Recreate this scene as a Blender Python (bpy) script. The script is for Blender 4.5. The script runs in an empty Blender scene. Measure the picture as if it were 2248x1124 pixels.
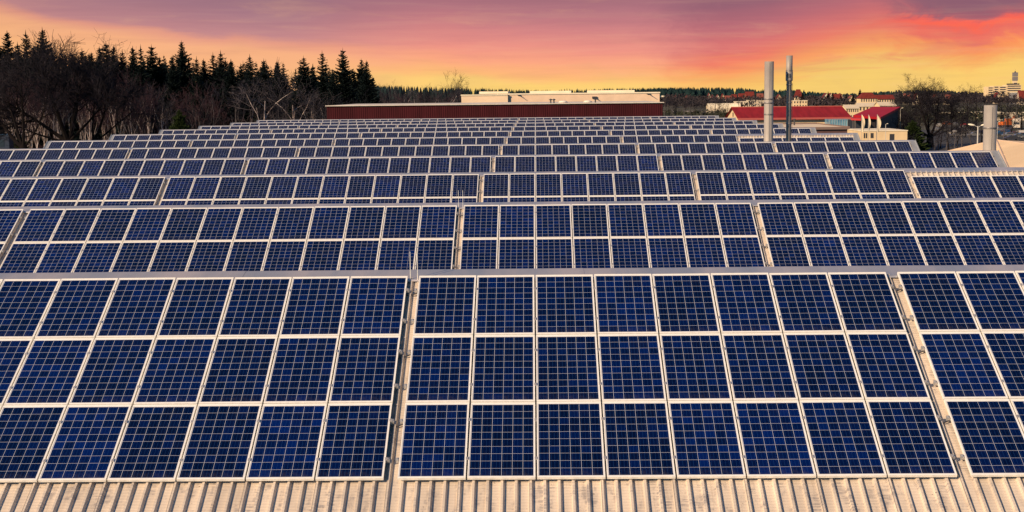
import bpy, math, random
from mathutils import Vector, Matrix
R = math.radians
scn = bpy.context.scene
COL = scn.collection

# ------------------------------------------------------------------ camera
F, PIT, ROLL, YAW = 3097.34, 0.11511, 0.01047, -0.01772
CX, CH = 2.043, 14.5                       # camera x, camera height over the ground
ALPHA = 0.4975                             # slope of the shed roofs
D0, BAY = 24.255, 15.419                   # first ridge and bay pitch
ZT = CH - 3.136                            # height of a panel bank's top edge
PW, TI = 1.01, 1.67                        # panel pitch across and up the slope
cam_d = bpy.data.cameras.new('camera')
cam = bpy.data.objects.new('camera', cam_d); COL.objects.link(cam)
MC = Matrix.Rotation(-YAW, 4, 'Z') @ Matrix.Rotation(math.pi/2-PIT, 4, 'X') @ Matrix.Rotation(-ROLL, 4, 'Z')
cam.matrix_world = Matrix.Translation((CX, 0, CH)) @ MC
cam_d.sensor_width = 36; cam_d.lens = F/2248*36
cam_d.clip_start = 0.5; cam_d.clip_end = 20000
scn.camera = cam

def at(px, py, Y):
    """world point at ground distance Y on the sight line of a photo pixel"""
    d = MC.to_3x3() @ Vector(((px-1124)/F, -(py-562)/F, -1))
    return Vector((CX, 0, CH)) + d*(Y/d.y)
MI = MC.to_3x3().inverted()
def to_px(p):
    q = MI @ (Vector(p)-Vector((CX, 0, CH)))
    return 1124+F*q.x/-q.z, 562-F*q.y/-q.z

# ------------------------------------------------------------------ light
SUN_A, SUN_E = 49, 26                      # degrees left of straight behind the camera, elevation
sv = Vector((-math.sin(R(SUN_A))*math.cos(R(SUN_E)), -math.cos(R(SUN_A))*math.cos(R(SUN_E)), math.sin(R(SUN_E))))
sd = bpy.data.lights.new('sun', 'SUN'); sd.energy = 5.0; sd.angle = R(0.5); sd.color = (1, .71, .42)
so = bpy.data.objects.new('sun', sd); COL.objects.link(so)
so.rotation_euler = sv.to_track_quat('Z', 'Y').to_euler(); so.location = (-60, -60, 60)
scn.view_settings.view_transform = 'Standard'; scn.view_settings.look = 'None'
scn.view_settings.exposure = 0.55; scn.view_settings.gamma = 1
EXPO = 2**0.55

def lin(c):
    return tuple((v/255/12.92 if v/255 <= .04045 else ((v/255+.055)/1.055)**2.4) for v in c)

class NT:
    """small helper to write node trees"""
    def __init__(s, tree): s.t = tree; s.n = tree.nodes; s.l = tree.links
    def node(s, typ, **kw):
        n = s.n.new(typ)
        for k, v in kw.items():
            if k == 'inp':
                for i, x in v.items(): s.put(n, i, x)
            else: setattr(n, k, v)
        return n
    def put(s, n, i, x):
        if isinstance(x, bpy.types.NodeSocket): s.l.new(x, n.inputs[i])
        else: n.inputs[i].default_value = x
    def m(s, op, a, b=0.0, c=0.0, clamp=False):
        n = s.n.new('ShaderNodeMath'); n.operation = op; n.use_clamp = clamp
        s.put(n, 0, a); s.put(n, 1, b); s.put(n, 2, c)
        return n.outputs[0]
    def ss(s, x, a, b):
        n = s.n.new('ShaderNodeMapRange'); n.interpolation_type = 'SMOOTHSTEP'
        s.put(n, 0, x); n.inputs[1].default_value = a; n.inputs[2].default_value = b
        return n.outputs[0]
    def ramp(s, x, stops, interp='LINEAR', raw=False):
        n = s.n.new('ShaderNodeValToRGB'); e = n.color_ramp.elements; n.color_ramp.interpolation = interp
        while len(e) < len(stops): e.new(0.5)
        for el, (p, c) in zip(e, stops):
            el.position = p
            el.color = (c, c, c, 1) if isinstance(c, (int, float)) else ((*c, 1) if raw else (*lin(c), 1))
        s.put(n, 0, x)
        return n.outputs[0]
    def mix(s, f, a, b, blend='MIX'):
        n = s.n.new('ShaderNodeMix'); n.data_type = 'RGBA'; n.blend_type = blend
        s.put(n, 0, f); s.put(n, 6, a if isinstance(a, bpy.types.NodeSocket) else (*a, 1))
        s.put(n, 7, b if isinstance(b, bpy.types.NodeSocket) else (*b, 1))
        return n.outputs[2]
    def noise(s, vec, scale, detail=4, rough=.55, dist=0.0):
        n = s.n.new('ShaderNodeTexNoise'); s.put(n, 'Vector', vec)
        n.inputs['Scale'].default_value = scale; n.inputs['Detail'].default_value = detail
        n.inputs['Roughness'].default_value = rough; n.inputs['Distortion'].default_value = dist
        return n.outputs[0]
    def comb(s, x, y, z=0.0):
        n = s.n.new('ShaderNodeCombineXYZ'); s.put(n, 0, x); s.put(n, 1, y); s.put(n, 2, z)
        return n.outputs[0]
    def sep(s, v):
        n = s.n.new('ShaderNodeSeparateXYZ'); s.put(n, 0, v); return n.outputs

# ------------------------------------------------------------------ sky
w = bpy.data.worlds.new('World'); scn.world = w; w.use_nodes = True
w.node_tree.nodes.clear(); T = NT(w.node_tree)
tc = T.node('ShaderNodeTexCoord')
x, y, z = T.sep(tc.outputs['Generated'])
az = T.m('ARCTAN2', x, y); el = T.m('ARCSINE', z)
u = T.m('MULTIPLY', az, 30.97); v = T.m('MULTIPLY', el, 30.97)
n1 = T.noise(T.comb(T.m('MULTIPLY', u, .22), T.m('MULTIPLY', v, 1.0), 3.1), 1.0, 6, .6, .6)
n2 = T.noise(T.comb(T.m('MULTIPLY', u, .5), T.m('MULTIPLY', v, 3.2), 7.7), 1.0, 6, .62, .4)
n3 = T.noise(T.comb(T.m('MULTIPLY', u, .9), T.m('MULTIPLY', v, 2.2), 1.7), 1.0, 5, .6, 1.2)
d1 = T.m('SUBTRACT', n1, .5); d2 = T.m('SUBTRACT', n2, .5); d3 = T.m('SUBTRACT', n3, .5)
# cloud base height over the azimuth
un = T.m('MULTIPLY_ADD', u, 1/24, .5, clamp=True)     # -12..12 -> 0..1
def U(px): return (px-1179)/100/24+.5
BH = [(0, 2.08), (150, 1.66), (400, 1.32), (600, 1.13), (800, .99), (1000, .86), (1200, .74), (1380, .72), (1520, .80), (1700, 1.05),
      (1860, 1.42), (1950, 1.50), (2050, 1.38), (2110, 1.30), (2165, 1.48), (2248, 1.42)]
Bc = T.ramp(un, [(U(p), h/3) for p, h in BH], 'CARDINAL')
Bv = T.m('MULTIPLY', Bc, 3)
t0 = T.m('SUBTRACT', v, Bv)
tL = T.m('ADD', t0, T.m('ADD', T.m('MULTIPLY', d1, .55), T.m('MULTIPLY', d2, .16)))
tR = T.m('ADD', t0, T.m('ADD', T.m('MULTIPLY', d3, .5), T.m('MULTIPLY', d2, .38)))
def tn(t): return T.m('MULTIPLY_ADD', t, .3, .5, clamp=True)
def P(t): return t*.3+.5
cL = T.ramp(tn(tL), [(P(-1.5), (250, 188, 124)), (P(-.7), (250, 184, 128)), (P(-.2), (248, 178, 132)), (P(.0), (232, 158, 134)),
                     (P(.14), (198, 138, 140)), (P(.6), (176, 126, 138)), (P(1.1), (158, 116, 132)), (P(1.6), (140, 106, 126))])
cM = T.ramp(tn(tL), [(P(-1.0), (255, 214, 116)), (P(-.58), (255, 210, 118)), (P(-.4), (255, 188, 120)), (P(-.1), (253, 168, 130)),
                     (P(.2), (240, 150, 134)), (P(.6), (215, 134, 134)), (P(1.0), (190, 122, 132)), (P(1.5), (165, 112, 124))])
cS = T.ramp(tn(tL), [(P(-1.05), (250, 208, 112)), (P(-.8), (250, 194, 106)), (P(-.5), (252, 160, 100)), (P(-.25), (244, 130, 104)),
                     (P(.05), (222, 118, 114)), (P(.4), (196, 112, 120)), (P(.9), (160, 102, 118)), (P(1.5), (140, 96, 114))])
cR = T.ramp(tn(tR), [(P(-1.5), (248, 206, 118)), (P(-1.05), (252, 206, 112)), (P(-.8), (250, 182, 104)), (P(-.55), (253, 150, 92)), (P(-.36), (240, 122, 100)),
                     (P(-.2), (238, 112, 98)), (P(-.1), (255, 108, 84)), (P(-.02), (252, 104, 88)), (P(.1), (176, 98, 110)), (P(.3), (150, 98, 114)),
                     (P(1.2), (138, 96, 116))])
c = T.mix(T.ss(u, -6.0, -1.5), cL, cM)
c = T.mix(T.ss(T.m('ADD', u, T.m('MULTIPLY', d3, 1.6)), 2.0, 4.2), c, cS)
c = T.mix(T.ss(T.m('ADD', u, T.m('MULTIPLY', d3, 2.0)), 6.8, 8.6), c, cR)
pt = T.noise(T.comb(T.m('MULTIPLY', u, .42), T.m('MULTIPLY', v, 2.6), 12.3), 1.0, 5, .6, .8)
wgt = T.m('MULTIPLY', T.m('MULTIPLY', T.ss(pt, .50, .66), T.ss(u, 1.5, 6.0)), T.m('MULTIPLY', T.ss(v, .12, .4), T.ss(v, 1.3, .7)))
c = T.mix(T.m('MULTIPLY', wgt, .6), c, lin((244, 146, 104)))
# soft mottling of the cloud deck
c = T.mix(T.m('MULTIPLY', T.ss(n2, .5, .8), .22), c, lin((255, 190, 140)))
c = T.mix(T.m('MULTIPLY', T.ss(n1, .55, .3), .16), c, lin((140, 100, 120)))
st = T.noise(T.comb(T.m('MULTIPLY', u, .30), T.m('MULTIPLY', v, 7.0), 21.0), 1.0, 5, .6, .5)
c = T.mix(T.m('MULTIPLY', T.ss(st, .48, .72), .07), c, lin((255, 206, 160)))
c = T.mix(T.m('MULTIPLY', T.ss(st, .52, .30), .08), c, lin((120, 84, 104)))
c = T.mix(T.m('MULTIPLY', T.ss(v, 1.0, 2.3), .20), c, lin((104, 84, 100)))
bg1 = T.node('ShaderNodeBackground', inp={0: c, 1: 1/EXPO})
sky = T.node('ShaderNodeTexSky', sky_type='NISHITA', sun_disc=False, sun_elevation=R(SUN_E),
             sun_rotation=math.atan2(sv.x, sv.y), altitude=300, air_density=1.0, dust_density=0.6, ozone_density=2.5)
bg2 = T.node('ShaderNodeBackground', inp={0: T.mix(1.0, sky.outputs[0], (.45, .88, 1.1), 'MULTIPLY'), 1: 0.06})
near = T.m('MULTIPLY', T.ss(v, 11, 3.5), T.ss(T.m('ABSOLUTE', az), 1.35, .7))
ms = T.node('ShaderNodeMixShader', inp={0: near, 1: bg2.outputs[0], 2: bg1.outputs[0]})
T.l.new(ms.outputs[0], T.node('ShaderNodeOutputWorld').inputs[0])

# ------------------------------------------------------------------ materials
MATS = {}
def mat(name, col, rough=.6, metal=0.0, var=0.0, scale=3.0, col2=None, spec=.5, bump=0.0, bscale=40, stretch=(1, 1, 1), coat=0.0):
    if name in MATS: return MATS[name]
    m = bpy.data.materials.new(name); m.use_nodes = True
    t = NT(m.node_tree); b = m.node_tree.nodes['Principled BSDF']
    b.inputs['Roughness'].default_value = rough; b.inputs['Metallic'].default_value = metal
    b.inputs['Specular IOR Level'].default_value = spec; b.inputs['Coat Weight'].default_value = coat
    b.inputs['Base Color'].default_value = (*col, 1)
    tc = t.node('ShaderNodeTexCoord')
    mp = t.node('ShaderNodeMapping', inp={0: tc.outputs['Object']}); mp.inputs['Scale'].default_value = stretch
    if var or col2:
        nz = t.noise(mp.outputs[0], scale, 6, .6)
        c2 = col2 or tuple(v*(1-var) for v in col)
        t.l.new(t.mix(t.ss(nz, .32, .68), c2, col), b.inputs['Base Color'])
    if bump:
        bn = t.node('ShaderNodeBump'); bn.inputs['Strength'].default_value = bump; bn.inputs['Distance'].default_value = .02
        t.put(bn, 'Height', t.noise(mp.outputs[0], bscale, 3)); t.l.new(bn.outputs[0], b.inputs['Normal'])
    MATS[name] = m
    return m

def make_cell_mat():
    m = bpy.data.materials.new('photovoltaic cells'); m.use_nodes = True
    t = NT(m.node_tree); b = m.node_tree.nodes['Principled BSDF']
    uv = t.node('ShaderNodeUVMap'); x, y, z = t.sep(uv.outputs[0])       # uv counts cells
    fx = t.m('FRACT', x); fy = t.m('FRACT', y)
    def line(f, wd): return t.m('LESS_THAN', t.m('SUBTRACT', .5, t.m('ABSOLUTE', t.m('SUBTRACT', f, .5))), wd)
    grid = t.m('MAXIMUM', line(fx, .016), line(fy, .0155))
    bus = t.m('LESS_THAN', t.m('ABSOLUTE', t.m('SUBTRACT', t.m('FRACT', t.m('ADD', t.m('MULTIPLY', fx, 3.0), 0.0)), .5)), .04)
    oi = t.node('ShaderNodeObjectInfo')
    wn = t.node('ShaderNodeTexWhiteNoise', noise_dimensions='3D')
    t.put(wn, 0, t.comb(t.m('FLOOR', x), t.m('FLOOR', y), t.m('MULTIPLY', oi.outputs['Random'], 97.0)))
    rnd = wn.outputs[0]
    # polycrystalline flakes
    vo = t.node('ShaderNodeTexVoronoi'); vo.inputs['Scale'].default_value = 9; t.put(vo, 'Vector', uv.outputs[0])
    fl = t.sep(vo.outputs['Color'])[0]
    tone = t.m('ADD', t.m('MULTIPLY', t.m('POWER', rnd, 2.2), .7), t.m('MULTIPLY', fl, .3))
    pan = t.m('MULTIPLY_ADD', t.m('POWER', oi.outputs['Random'], 1.5), .6, .7)
    cell = t.mix(tone, (.0002, .0022, .022), (.0003, .0080, .086))
    cell = t.mix(1.0, cell, t.comb(pan, pan, pan), 'MULTIPLY')
    c1 = t.mix(t.m('MULTIPLY', bus, .5), cell, (.012, .055, .19))
    # backsheet between the cells, slightly dirty
    c2 = t.mix(grid, c1, (.36, .39, .49))
    edge = t.m('MAXIMUM', t.m('MAXIMUM', t.m('LESS_THAN', x, 0.0), t.m('GREATER_THAN', x, 6.0)),
               t.m('MAXIMUM', t.m('LESS_THAN', y, 0.0), t.m('GREATER_THAN', y, 10.0)))
    c3 = t.mix(edge, c2, (.50, .52, .60))
    dn = t.noise(uv.outputs[0], .35, 5, .6)
    c4 = t.mix(t.m('MULTIPLY', t.ss(dn, .45, .8), .006), c3, (.45, .38, .32))
    # dust gathered above the lower frame edge
    low = t.m('MULTIPLY', t.ss(y, 1.2, -.1), t.ss(t.noise(uv.outputs[0], 1.6, 4, .6), .35, .75))
    c4 = t.mix(t.m('MULTIPLY', low, .05), c4, (.40, .34, .28))
    t.l.new(c4, b.inputs['Base Color'])
    b.inputs['Roughness'].default_value = .16; b.inputs['Specular IOR Level'].default_value = .32
    t.put(b, 'Roughness', t.m('MULTIPLY_ADD', dn, .15, .1))
    return m
M_CELL = make_cell_mat()
M_FRAME = mat('anodised frame', (.85, .83, .80), .42, .15, .12, 14)
M_CLAMP = mat('clamp metal', (.55, .52, .52), .4, .6, .2, 30)
M_RAIL = mat('rail metal', (.55, .55, .57), .42, .6, .2, 12)

def make_roof_mat():
    m = bpy.data.materials.new('weathered roof sheet'); m.use_nodes = True
    t = NT(m.node_tree); b = m.node_tree.nodes['Principled BSDF']
    tc = t.node('ShaderNodeTexCoord'); o = tc.outputs['Object']
    x, y, z = t.sep(o)
    big = t.noise(t.comb(t.m('MULTIPLY', x, 1.3), t.m('MULTIPLY', y, .35), 0), 1, 5, .6)
    base = t.mix(t.ss(big, .3, .7), (.47, .41, .36), (.66, .575, .50))
    # dark transverse smudges left by lying water
    sm = t.noise(t.comb(t.m('MULTIPLY', x, 5.0), t.m('MULTIPLY', y, 1.6), 5), 1.0, 4, .65)
    rip = t.noise(t.comb(t.m('MULTIPLY', x, 3.5), t.m('MULTIPLY', y, 26), 9), 1.0, 3, .6)
    st = t.m('MULTIPLY', t.ss(sm, .47, .63), t.ss(rip, .38, .6))
    c1 = t.mix(t.m('MULTIPLY', st, .72), base, (.20, .19, .21))
    ph = t.m('FRACT', t.m('MULTIPLY', y, 17.0))
    mic = t.m('MULTIPLY', t.m('LESS_THAN', ph, .3), .10)
    c2 = t.mix(mic, c1, (.42, .36, .32))
    sp = t.noise(o, 21, 2, .5)
    c3 = t.mix(t.m('MULTIPLY', t.ss(sp, .70, .75), .75), c2, (.10, .08, .07))
    lap = t.m('LESS_THAN', t.m('FRACT', t.m('MULTIPLY', t.m('ADD', x, .157), 1/1.0325)), .007)
    c3 = t.mix(t.m('MULTIPLY', lap, .8), c3, (.06, .055, .06))
    strk = t.noise(t.comb(t.m('MULTIPLY', x, 14.0), t.m('MULTIPLY', y, .5), 2), 1.0, 3, .6)
    c3 = t.mix(t.m('MULTIPLY', t.ss(strk, .55, .75), .35), c3, (.27, .20, .15))
    t.l.new(c3, b.inputs['Base Color'])
    b.inputs['Roughness'].default_value = .5; b.inputs['Metallic'].default_value = .12
    bn = t.node('ShaderNodeBump'); bn.inputs['Strength'].default_value = .35; bn.inputs['Distance'].default_value = .004
    t.put(bn, 'Height', t.m('SINE', t.m('MULTIPLY', y, 106.8))); t.l.new(bn.outputs[0], b.inputs['Normal'])
    return m
M_ROOF = make_roof_mat()
M_CAP = mat('galvanised ridge flashing', (.52, .46, .46), .34, .35, 0, .35, (.26, .29, .36), bump=.25, bscale=2.5, stretch=(1.6, .3, 1))  # large bluish patches put reflected sky into the metal's colour
M_VERGE = mat('verge flashing', (.42, .44, .48), .42, .5, .2, 1.5)
M_WALLG = mat('factory wall', (.45, .42, .38), .7, 0, .15, 1)
M_GLASS = mat('dark glazing', (.03, .05, .07), .12, 0, 0)
M_CHIM = mat('stainless flue', (.31, .285, .27), .55, .1, 0, 1.2, (.21, .195, .195), bump=.15, bscale=1.5, stretch=(1, 1, .35))
M_DARK = mat('dark metal', (.05, .05, .06), .5, .4)

# ------------------------------------------------------------------ mesh helper
class MB:
    def __init__(s): s.v = []; s.f = []; s.uv = None
    def quad(s, a, b, c, d):
        n = len(s.v); s.v += [tuple(a), tuple(b), tuple(c), tuple(d)]; s.f.append((n, n+1, n+2, n+3))
    def tri(s, a, b, c):
        n = len(s.v); s.v += [tuple(a), tuple(b), tuple(c)]; s.f.append((n, n+1, n+2))
    def poly(s, pts):
        n = len(s.v); s.v += [tuple(p) for p in pts]; s.f.append(tuple(range(n, n+len(pts))))
    def box(s, x0, x1, y0, y1, z0, z1, M=None):
        n = len(s.v)
        p = [(x0, y0, z0), (x1, y0, z0), (x1, y1, z0), (x0, y1, z0), (x0, y0, z1), (x1, y0, z1), (x1, y1, z1), (x0, y1, z1)]
        if M is not None: p = [tuple(M @ Vector(q)) for q in p]
        s.v += p
        s.f += [(n, n+3, n+2, n+1), (n+4, n+5, n+6, n+7), (n, n+1, n+5, n+4), (n+1, n+2, n+6, n+5), (n+2, n+3, n+7, n+6), (n+3, n, n+4, n+7)]
    def tube(s, a, b, r0, r1, k=4, caps=False):
        a = Vector(a); b = Vector(b); d = (b-a)
        if d.length < 1e-6: return
        d.normalize(); h = Vector((0, 0, 1)) if abs(d.z) < .9 else Vector((1, 0, 0))
        e1 = d.cross(h).normalized(); e2 = d.cross(e1); n = len(s.v)
        for p, r in ((a, r0), (b, r1)):
            for i in range(k):
                t = 2*math.pi*i/k; s.v.append(tuple(p+e1*(r*math.cos(t))+e2*(r*math.sin(t))))
        for i in range(k):
            j = (i+1) % k; s.f.append((n+i, n+j, n+k+j, n+k+i))
        if caps: s.f.append(tuple(n+i for i in range(k))[::-1]); s.f.append(tuple(n+k+i for i in range(k)))
    def lathe(s, prof, k=20, c=(0, 0), cap=True):
        n = len(s.v)
        for r, z in prof:
            for i in range(k):
                t = 2*math.pi*i/k; s.v.append((c[0]+r*math.cos(t), c[1]+r*math.sin(t), z))
        for q in range(len(prof)-1):
            for i in range(k):
                j = (i+1) % k; a = n+q*k; s.f.append((a+i, a+j, a+k+j, a+k+i))
        if cap: s.f.append(tuple(n+i for i in range(k))[::-1]); s.f.append(tuple(n+(len(prof)-1)*k+i for i in range(k)))
    def mesh(s, name, mt, smooth=False):
        m = bpy.data.meshes.new(name); m.from_pydata(s.v, [], s.f); m.materials.append(mt)
        if s.uv:
            l = m.uv_layers.new(name='UVMap')
            l.data.foreach_set('uv', [q for p in s.uv for q in p])
        if smooth: m.polygons.foreach_set('use_smooth', [True]*len(m.polygons))
        m.update(); return m
    def build(s, name, mt, parent=None, smooth=False, loc=None):
        o = bpy.data.objects.new(name, s.mesh(name, mt, smooth)); COL.objects.link(o)
        if parent: o.parent = parent
        if loc is not None: o.location = loc
        return o

def tag(o, label=None, cat=None, group=None, kind=None):
    if label: o['label'] = label
    if cat: o['category'] = cat
    if group: o['group'] = group
    if kind: o['kind'] = kind
    return o
def empty(name, loc=(0, 0, 0), rz=0, label=None, cat=None, group=None):
    o = bpy.data.objects.new(name, None); COL.objects.link(o); o.location = loc; o.rotation_euler = (0, 0, rz)
    o.empty_display_size = .2
    return tag(o, label, cat, group)
def linked(name, mesh, parent=None, loc=None):
    o = bpy.data.objects.new(name, mesh); COL.objects.link(o)
    if parent: o.parent = parent
    if loc is not None: o.location = loc
    return o
ORD = ['first', 'second', 'third', 'fourth', 'fifth', 'sixth', 'seventh', 'eighth', 'ninth', 'tenth', 'eleventh', 'twelfth', 'thirteenth',
       'fourteenth', 'fifteenth', 'sixteenth', 'seventeenth', 'eighteenth', 'nineteenth', 'twentieth', 'twenty-first', 'twenty-second', 'twenty-third',
       'twenty-fourth', 'twenty-fifth', 'twenty-sixth', 'twenty-seventh', 'twenty-eighth', 'twenty-ninth', 'thirtieth']

# ------------------------------------------------------------------ ground
def make_ground_mat():
    m = bpy.data.materials.new('winter fields'); m.use_nodes = True
    t = NT(m.node_tree); b = m.node_tree.nodes['Principled BSDF']
    o = t.node('ShaderNodeTexCoord').outputs['Object']; x, y, z = t.sep(o)
    n1 = t.noise(t.comb(t.m('MULTIPLY', x, .006), t.m('MULTIPLY', y, .003)), 1, 5, .6)
    n2 = t.noise(o, .25, 5, .65)
    c = t.ramp(n1, [(.35, (.045, .038, .022)), (.5, (.060, .058, .022)), (.62, (.095, .070, .040)), (.7, (.050, .060, .022))], raw=True)
    c = t.mix(t.m('MULTIPLY', t.ss(n2, .35, .7), .5), c, (.035, .030, .022))
    t.l.new(c, b.inputs['Base Color']); b.inputs['Roughness'].default_value = .9
    return m
g = MB(); g.quad((-3000, -400, 0), (3000, -400, 0), (3000, 2650, 0), (-3000, 2650, 0))
tag(g.build('ground', make_ground_mat()), 'flat winter field and wood floor around the factory', kind='structure')
g = MB(); g.quad((-46, -60, .004), (140, -60, .004), (140, 560, .004), (-46, 560, .004))
tag(g.build('factory_yard', mat('asphalt', (.030, .029, .031), .85, 0, .3, .3)), 'grey asphalt yard round the factory', kind='structure')

# ------------------------------------------------------------------ the factory with its shed roofs
XL, XR = -33.12, 24.95                      # roof ends
NB = 11
HT = 6.1                                   # height of a shed over its valley
SL = HT/math.sin(ALPHA)                    # slope length
RUN = HT/math.tan(ALPHA); BACK = BAY-RUN
OFF = .115                                 # roof trough lies this far under the panel faces
SA, CA = math.sin(ALPHA), math.cos(ALPHA)
def slope_pt(bay, X, s, n):
    """s metres down the slope from a panel bank's top edge, n metres out of the panel face"""
    return (X, D0+BAY*bay - s*CA - n*SA, ZT - s*SA + n*CA)
fac = empty('factory_building', (CX, D0, 0), 0, 'long factory hall under eleven saw-tooth shed roofs of ribbed metal', 'factory')
def loc_of(bay): return (-CX, BAY*bay, ZT)      # local offset of a bay's top edge under the factory root
# ribbed sheet: local frame x = X, y = up the slope, z = out of the slope
sheet = MB(); RP = .2065
nr = int((XR-XL)/RP); prof = []
for i in range(nr+1):
    x0 = XL+i*RP
    prof += [(x0, 0), (x0+.118, 0), (x0+.130, .048), (x0+.164, .048), (x0+.190, 0)]
prof = [p for p in prof if p[0] < XR]+[(XR, 0)]
cuts = [-SL+.02, -5.15, -2.5, .035]
n = 0
for yy in cuts:
    for (px, pz) in prof: sheet.v.append((px, yy, pz))
K = len(prof)
for j in range(len(cuts)-1):
    for i in range(K-1): sheet.f.append((j*K+i, j*K+i+1, (j+1)*K+i+1, (j+1)*K+i))
sheet_m = sheet.mesh('roof_slope', M_ROOF)
cap = MB()
def strip(mb, pts, xa, xb):                # pts: (y, z) profile
    for (a, b) in zip(pts[:-1], pts[1:]):
        mb.quad((xa, a[0], a[1]), (xb, a[0], a[1]), (xb, b[0], b[1]), (xa, b[0], b[1]))
capprof = [(-.014, -.100), (-.006, -.070), (.58, .032), (.60, .032), (.72, -.22)]
xs = [XL-.05]
rnd = random.Random(3)
while xs[-1] < XR: xs.append(min(xs[-1]+3.0, XR+.05))
for i, (a, b) in enumerate(zip(xs[:-1], xs[1:])):   # overlapping lengths, every other one 3 mm proud
    dz = .003*(i % 2)
    strip(cap, [(p[0], p[1]+dz) for p in capprof], a-.04*(i % 2), b+.04*(i % 2))
cap_m = cap.mesh('ridge_cap', M_CAP)
def verge_mesh(side):
    mb = MB(); xa, xb = (XL-.07, XL+.22) if side < 0 else (XR-.28, XR+.07)
    mb.box(xa, xb, -SL, .10, .037, .07); mb.box(xa-.0 if side < 0 else xb-.04, (xa+.04) if side < 0 else xb, -SL, .12, -.30, .12)
    return mb.mesh('verge_flashing', M_VERGE)
vm = [verge_mesh(-1), verge_mesh(1)]
back = MB(); nl = MB()
# north light: sloping glazing between solid bands
p0 = Vector((0, .60, .0)); p1 = Vector((0, .60+BACK-.75, -HT-.05)); dd = p1-p0
for (a, b, dst) in ((0, .18, back), (.18, .82, nl), (.82, 1, back)):
    q0 = p0+dd*a; q1 = p0+dd*b
    dst.quad((XL, q0.y, q0.z), (XL, q1.y, q1.z), (XR, q1.y, q1.z), (XR, q0.y, q0.z))
back_m = back.mesh('shed_back', M_WALLG); nl_m = nl.mesh('north_light', M_GLASS)
gut = MB(); gut.box(XL, XR, .60+BACK-.80, .60+BACK+.05, -HT-.16, -HT-.05); gut_m = gut.mesh('gutter', M_VERGE)
gab = MB()
for X in (XL-.02, XR+.02):
    gab.poly([(X, -RUN, -HT-.3), (X, -.0, -.22), (X, .62, -.05), (X, .60+BACK-.75, -HT-.1), (X, .6+BACK-.4, -HT-.3)])
gab_m = gab.mesh('gable_wall', M_WALLG)
for b in range(NB):
    L = loc_of(b)
    s = linked('roof_slope', sheet_m, fac, (L[0], L[1]+OFF*SA, L[2]-OFF*CA)); s.rotation_euler = (ALPHA, 0, 0)
    linked('ridge_cap', cap_m, fac, L)
    for q in vm:
        o = linked('verge_flashing', q, fac, (L[0], L[1]+OFF*SA, L[2]-OFF*CA)); o.rotation_euler = (ALPHA, 0, 0)
    linked('shed_back', back_m, fac, L); linked('north_light', nl_m, fac, L); linked('gutter', gut_m, fac, L); linked('gable_wall', gab_m, fac, L)
wl = MB(); zv = -0.2-HT
y0, y1 = -RUN+.1, BAY*(NB-1)+BACK
wl.box(XL-CX+.05, XR-CX-.05, y0, y1, 0, ZT-HT-.32)
wl.build('wall', M_WALLG, fac)

# ------------------------------------------------------------------ solar panels
W_, H_ = .986, 1.65
def panel_meshes():
    fr = MB(); t = .028; ts = .016; tt = .040
    fr.box(-W_/2, W_/2, 0, t, -.042, 0); fr.box(-W_/2, W_/2, H_-tt, H_, -.042, 0)
    fr.box(-W_/2, -W_/2+ts, t, H_-tt, -.042, 0); fr.box(W_/2-ts, W_/2, t, H_-tt, -.042, 0)
    gl = MB(); z = -.004; gw = W_/2-ts+.001
    gl.quad((-gw, t-.001, z), (gw, t-.001, z), (gw, H_-tt+.001, z), (-gw, H_-tt+.001, z))
    ux = .026; mx = 2*gw
    gl.uv = panel_uv()
    cl = MB(); cl.box(-.010, .034, -.03, .03, -.004, .005); cl.box(-.004, .028, -.026, .026, .005, .009)
    return fr, gl, cl
def panel_uv():
    mx, my = .012/.153, .012/.153
    return [(-mx, -my), (6+mx, -my), (6+mx, 10+my), (-mx, 10+my)]
fr, gl, cl = panel_meshes()
FRM = fr.mesh('frame', M_FRAME); GLM = gl.mesh('cell_glass', M_CELL); CLM = cl.mesh('clamp', M_CLAMP)
G = .20
# banks: x of the left edge, number of panels, name
banks = []
xb = 0.0
banks.append((-.2-12*PW-G-10*PW-G-10*PW+.06, 10, 'far left bank'))
banks.append((-.2-12*PW-G-10*PW+.04, 10, 'left bank'))
banks.append((-.2-12*PW+.02, 12, 'bank left of centre'))
banks.append((0, 8, 'centre bank'))
banks.append((8*PW-.02+G, 8, 'bank right of centre'))
banks.append((16*PW-.04+2*G, 8, 'far right bank'))
LOWB = {(2, 5): .46, (5, 5): .46}           # banks that start lower, leaving a strip of roof bare
BN = ['nearest', 'second', 'third', 'fourth', 'fifth', 'sixth']
TN = ['top', 'middle', 'bottom']
cand = []; rest = []
for b in range(NB):
    for bi, (bx, cnt, bn) in enumerate(banks):
        drop = LOWB.get((b, bi), 0)
        for tier in range(3):
            for k in range(cnt):
                X = bx+k*PW+W_/2
                base = Vector(slope_pt(b, X, drop+tier*TI+H_, 0))
                hidden = b > 0 and ((b <= 2 and tier == 2) or (b > 2 and tier > 0))
                l = to_px(slope_pt(b, X-W_/2, drop+tier*TI+H_*.2, 0)); r = to_px(slope_pt(b, X+W_/2, drop+tier*TI+H_*.2, 0))
                l2 = to_px(slope_pt(b, X-W_/2, drop+tier*TI+H_, 0)); r2 = to_px(slope_pt(b, X+W_/2, drop+tier*TI+H_, 0))
                vis = min(r[0], 2248)-max(l[0], 0) > 6 or (min(r2[0], 2248)-max(l2[0], 0) > 10 and b == 0)
                (cand if (b <= 3 and vis and not hidden) else rest).append((b, bi, tier, k, cnt, base, bn))
print('panels in view as things', len(cand), 'rest', len(rest))
if len(cand) > 300:
    def keyf(c):
        q = to_px(c[5]); e = min(q[0], 2248-q[0])
        return (c[0], -min(e, 60))
    cand.sort(key=keyf); rest += cand[300:]; cand = cand[:300]
rng = random.Random(8)
proto = None
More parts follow.
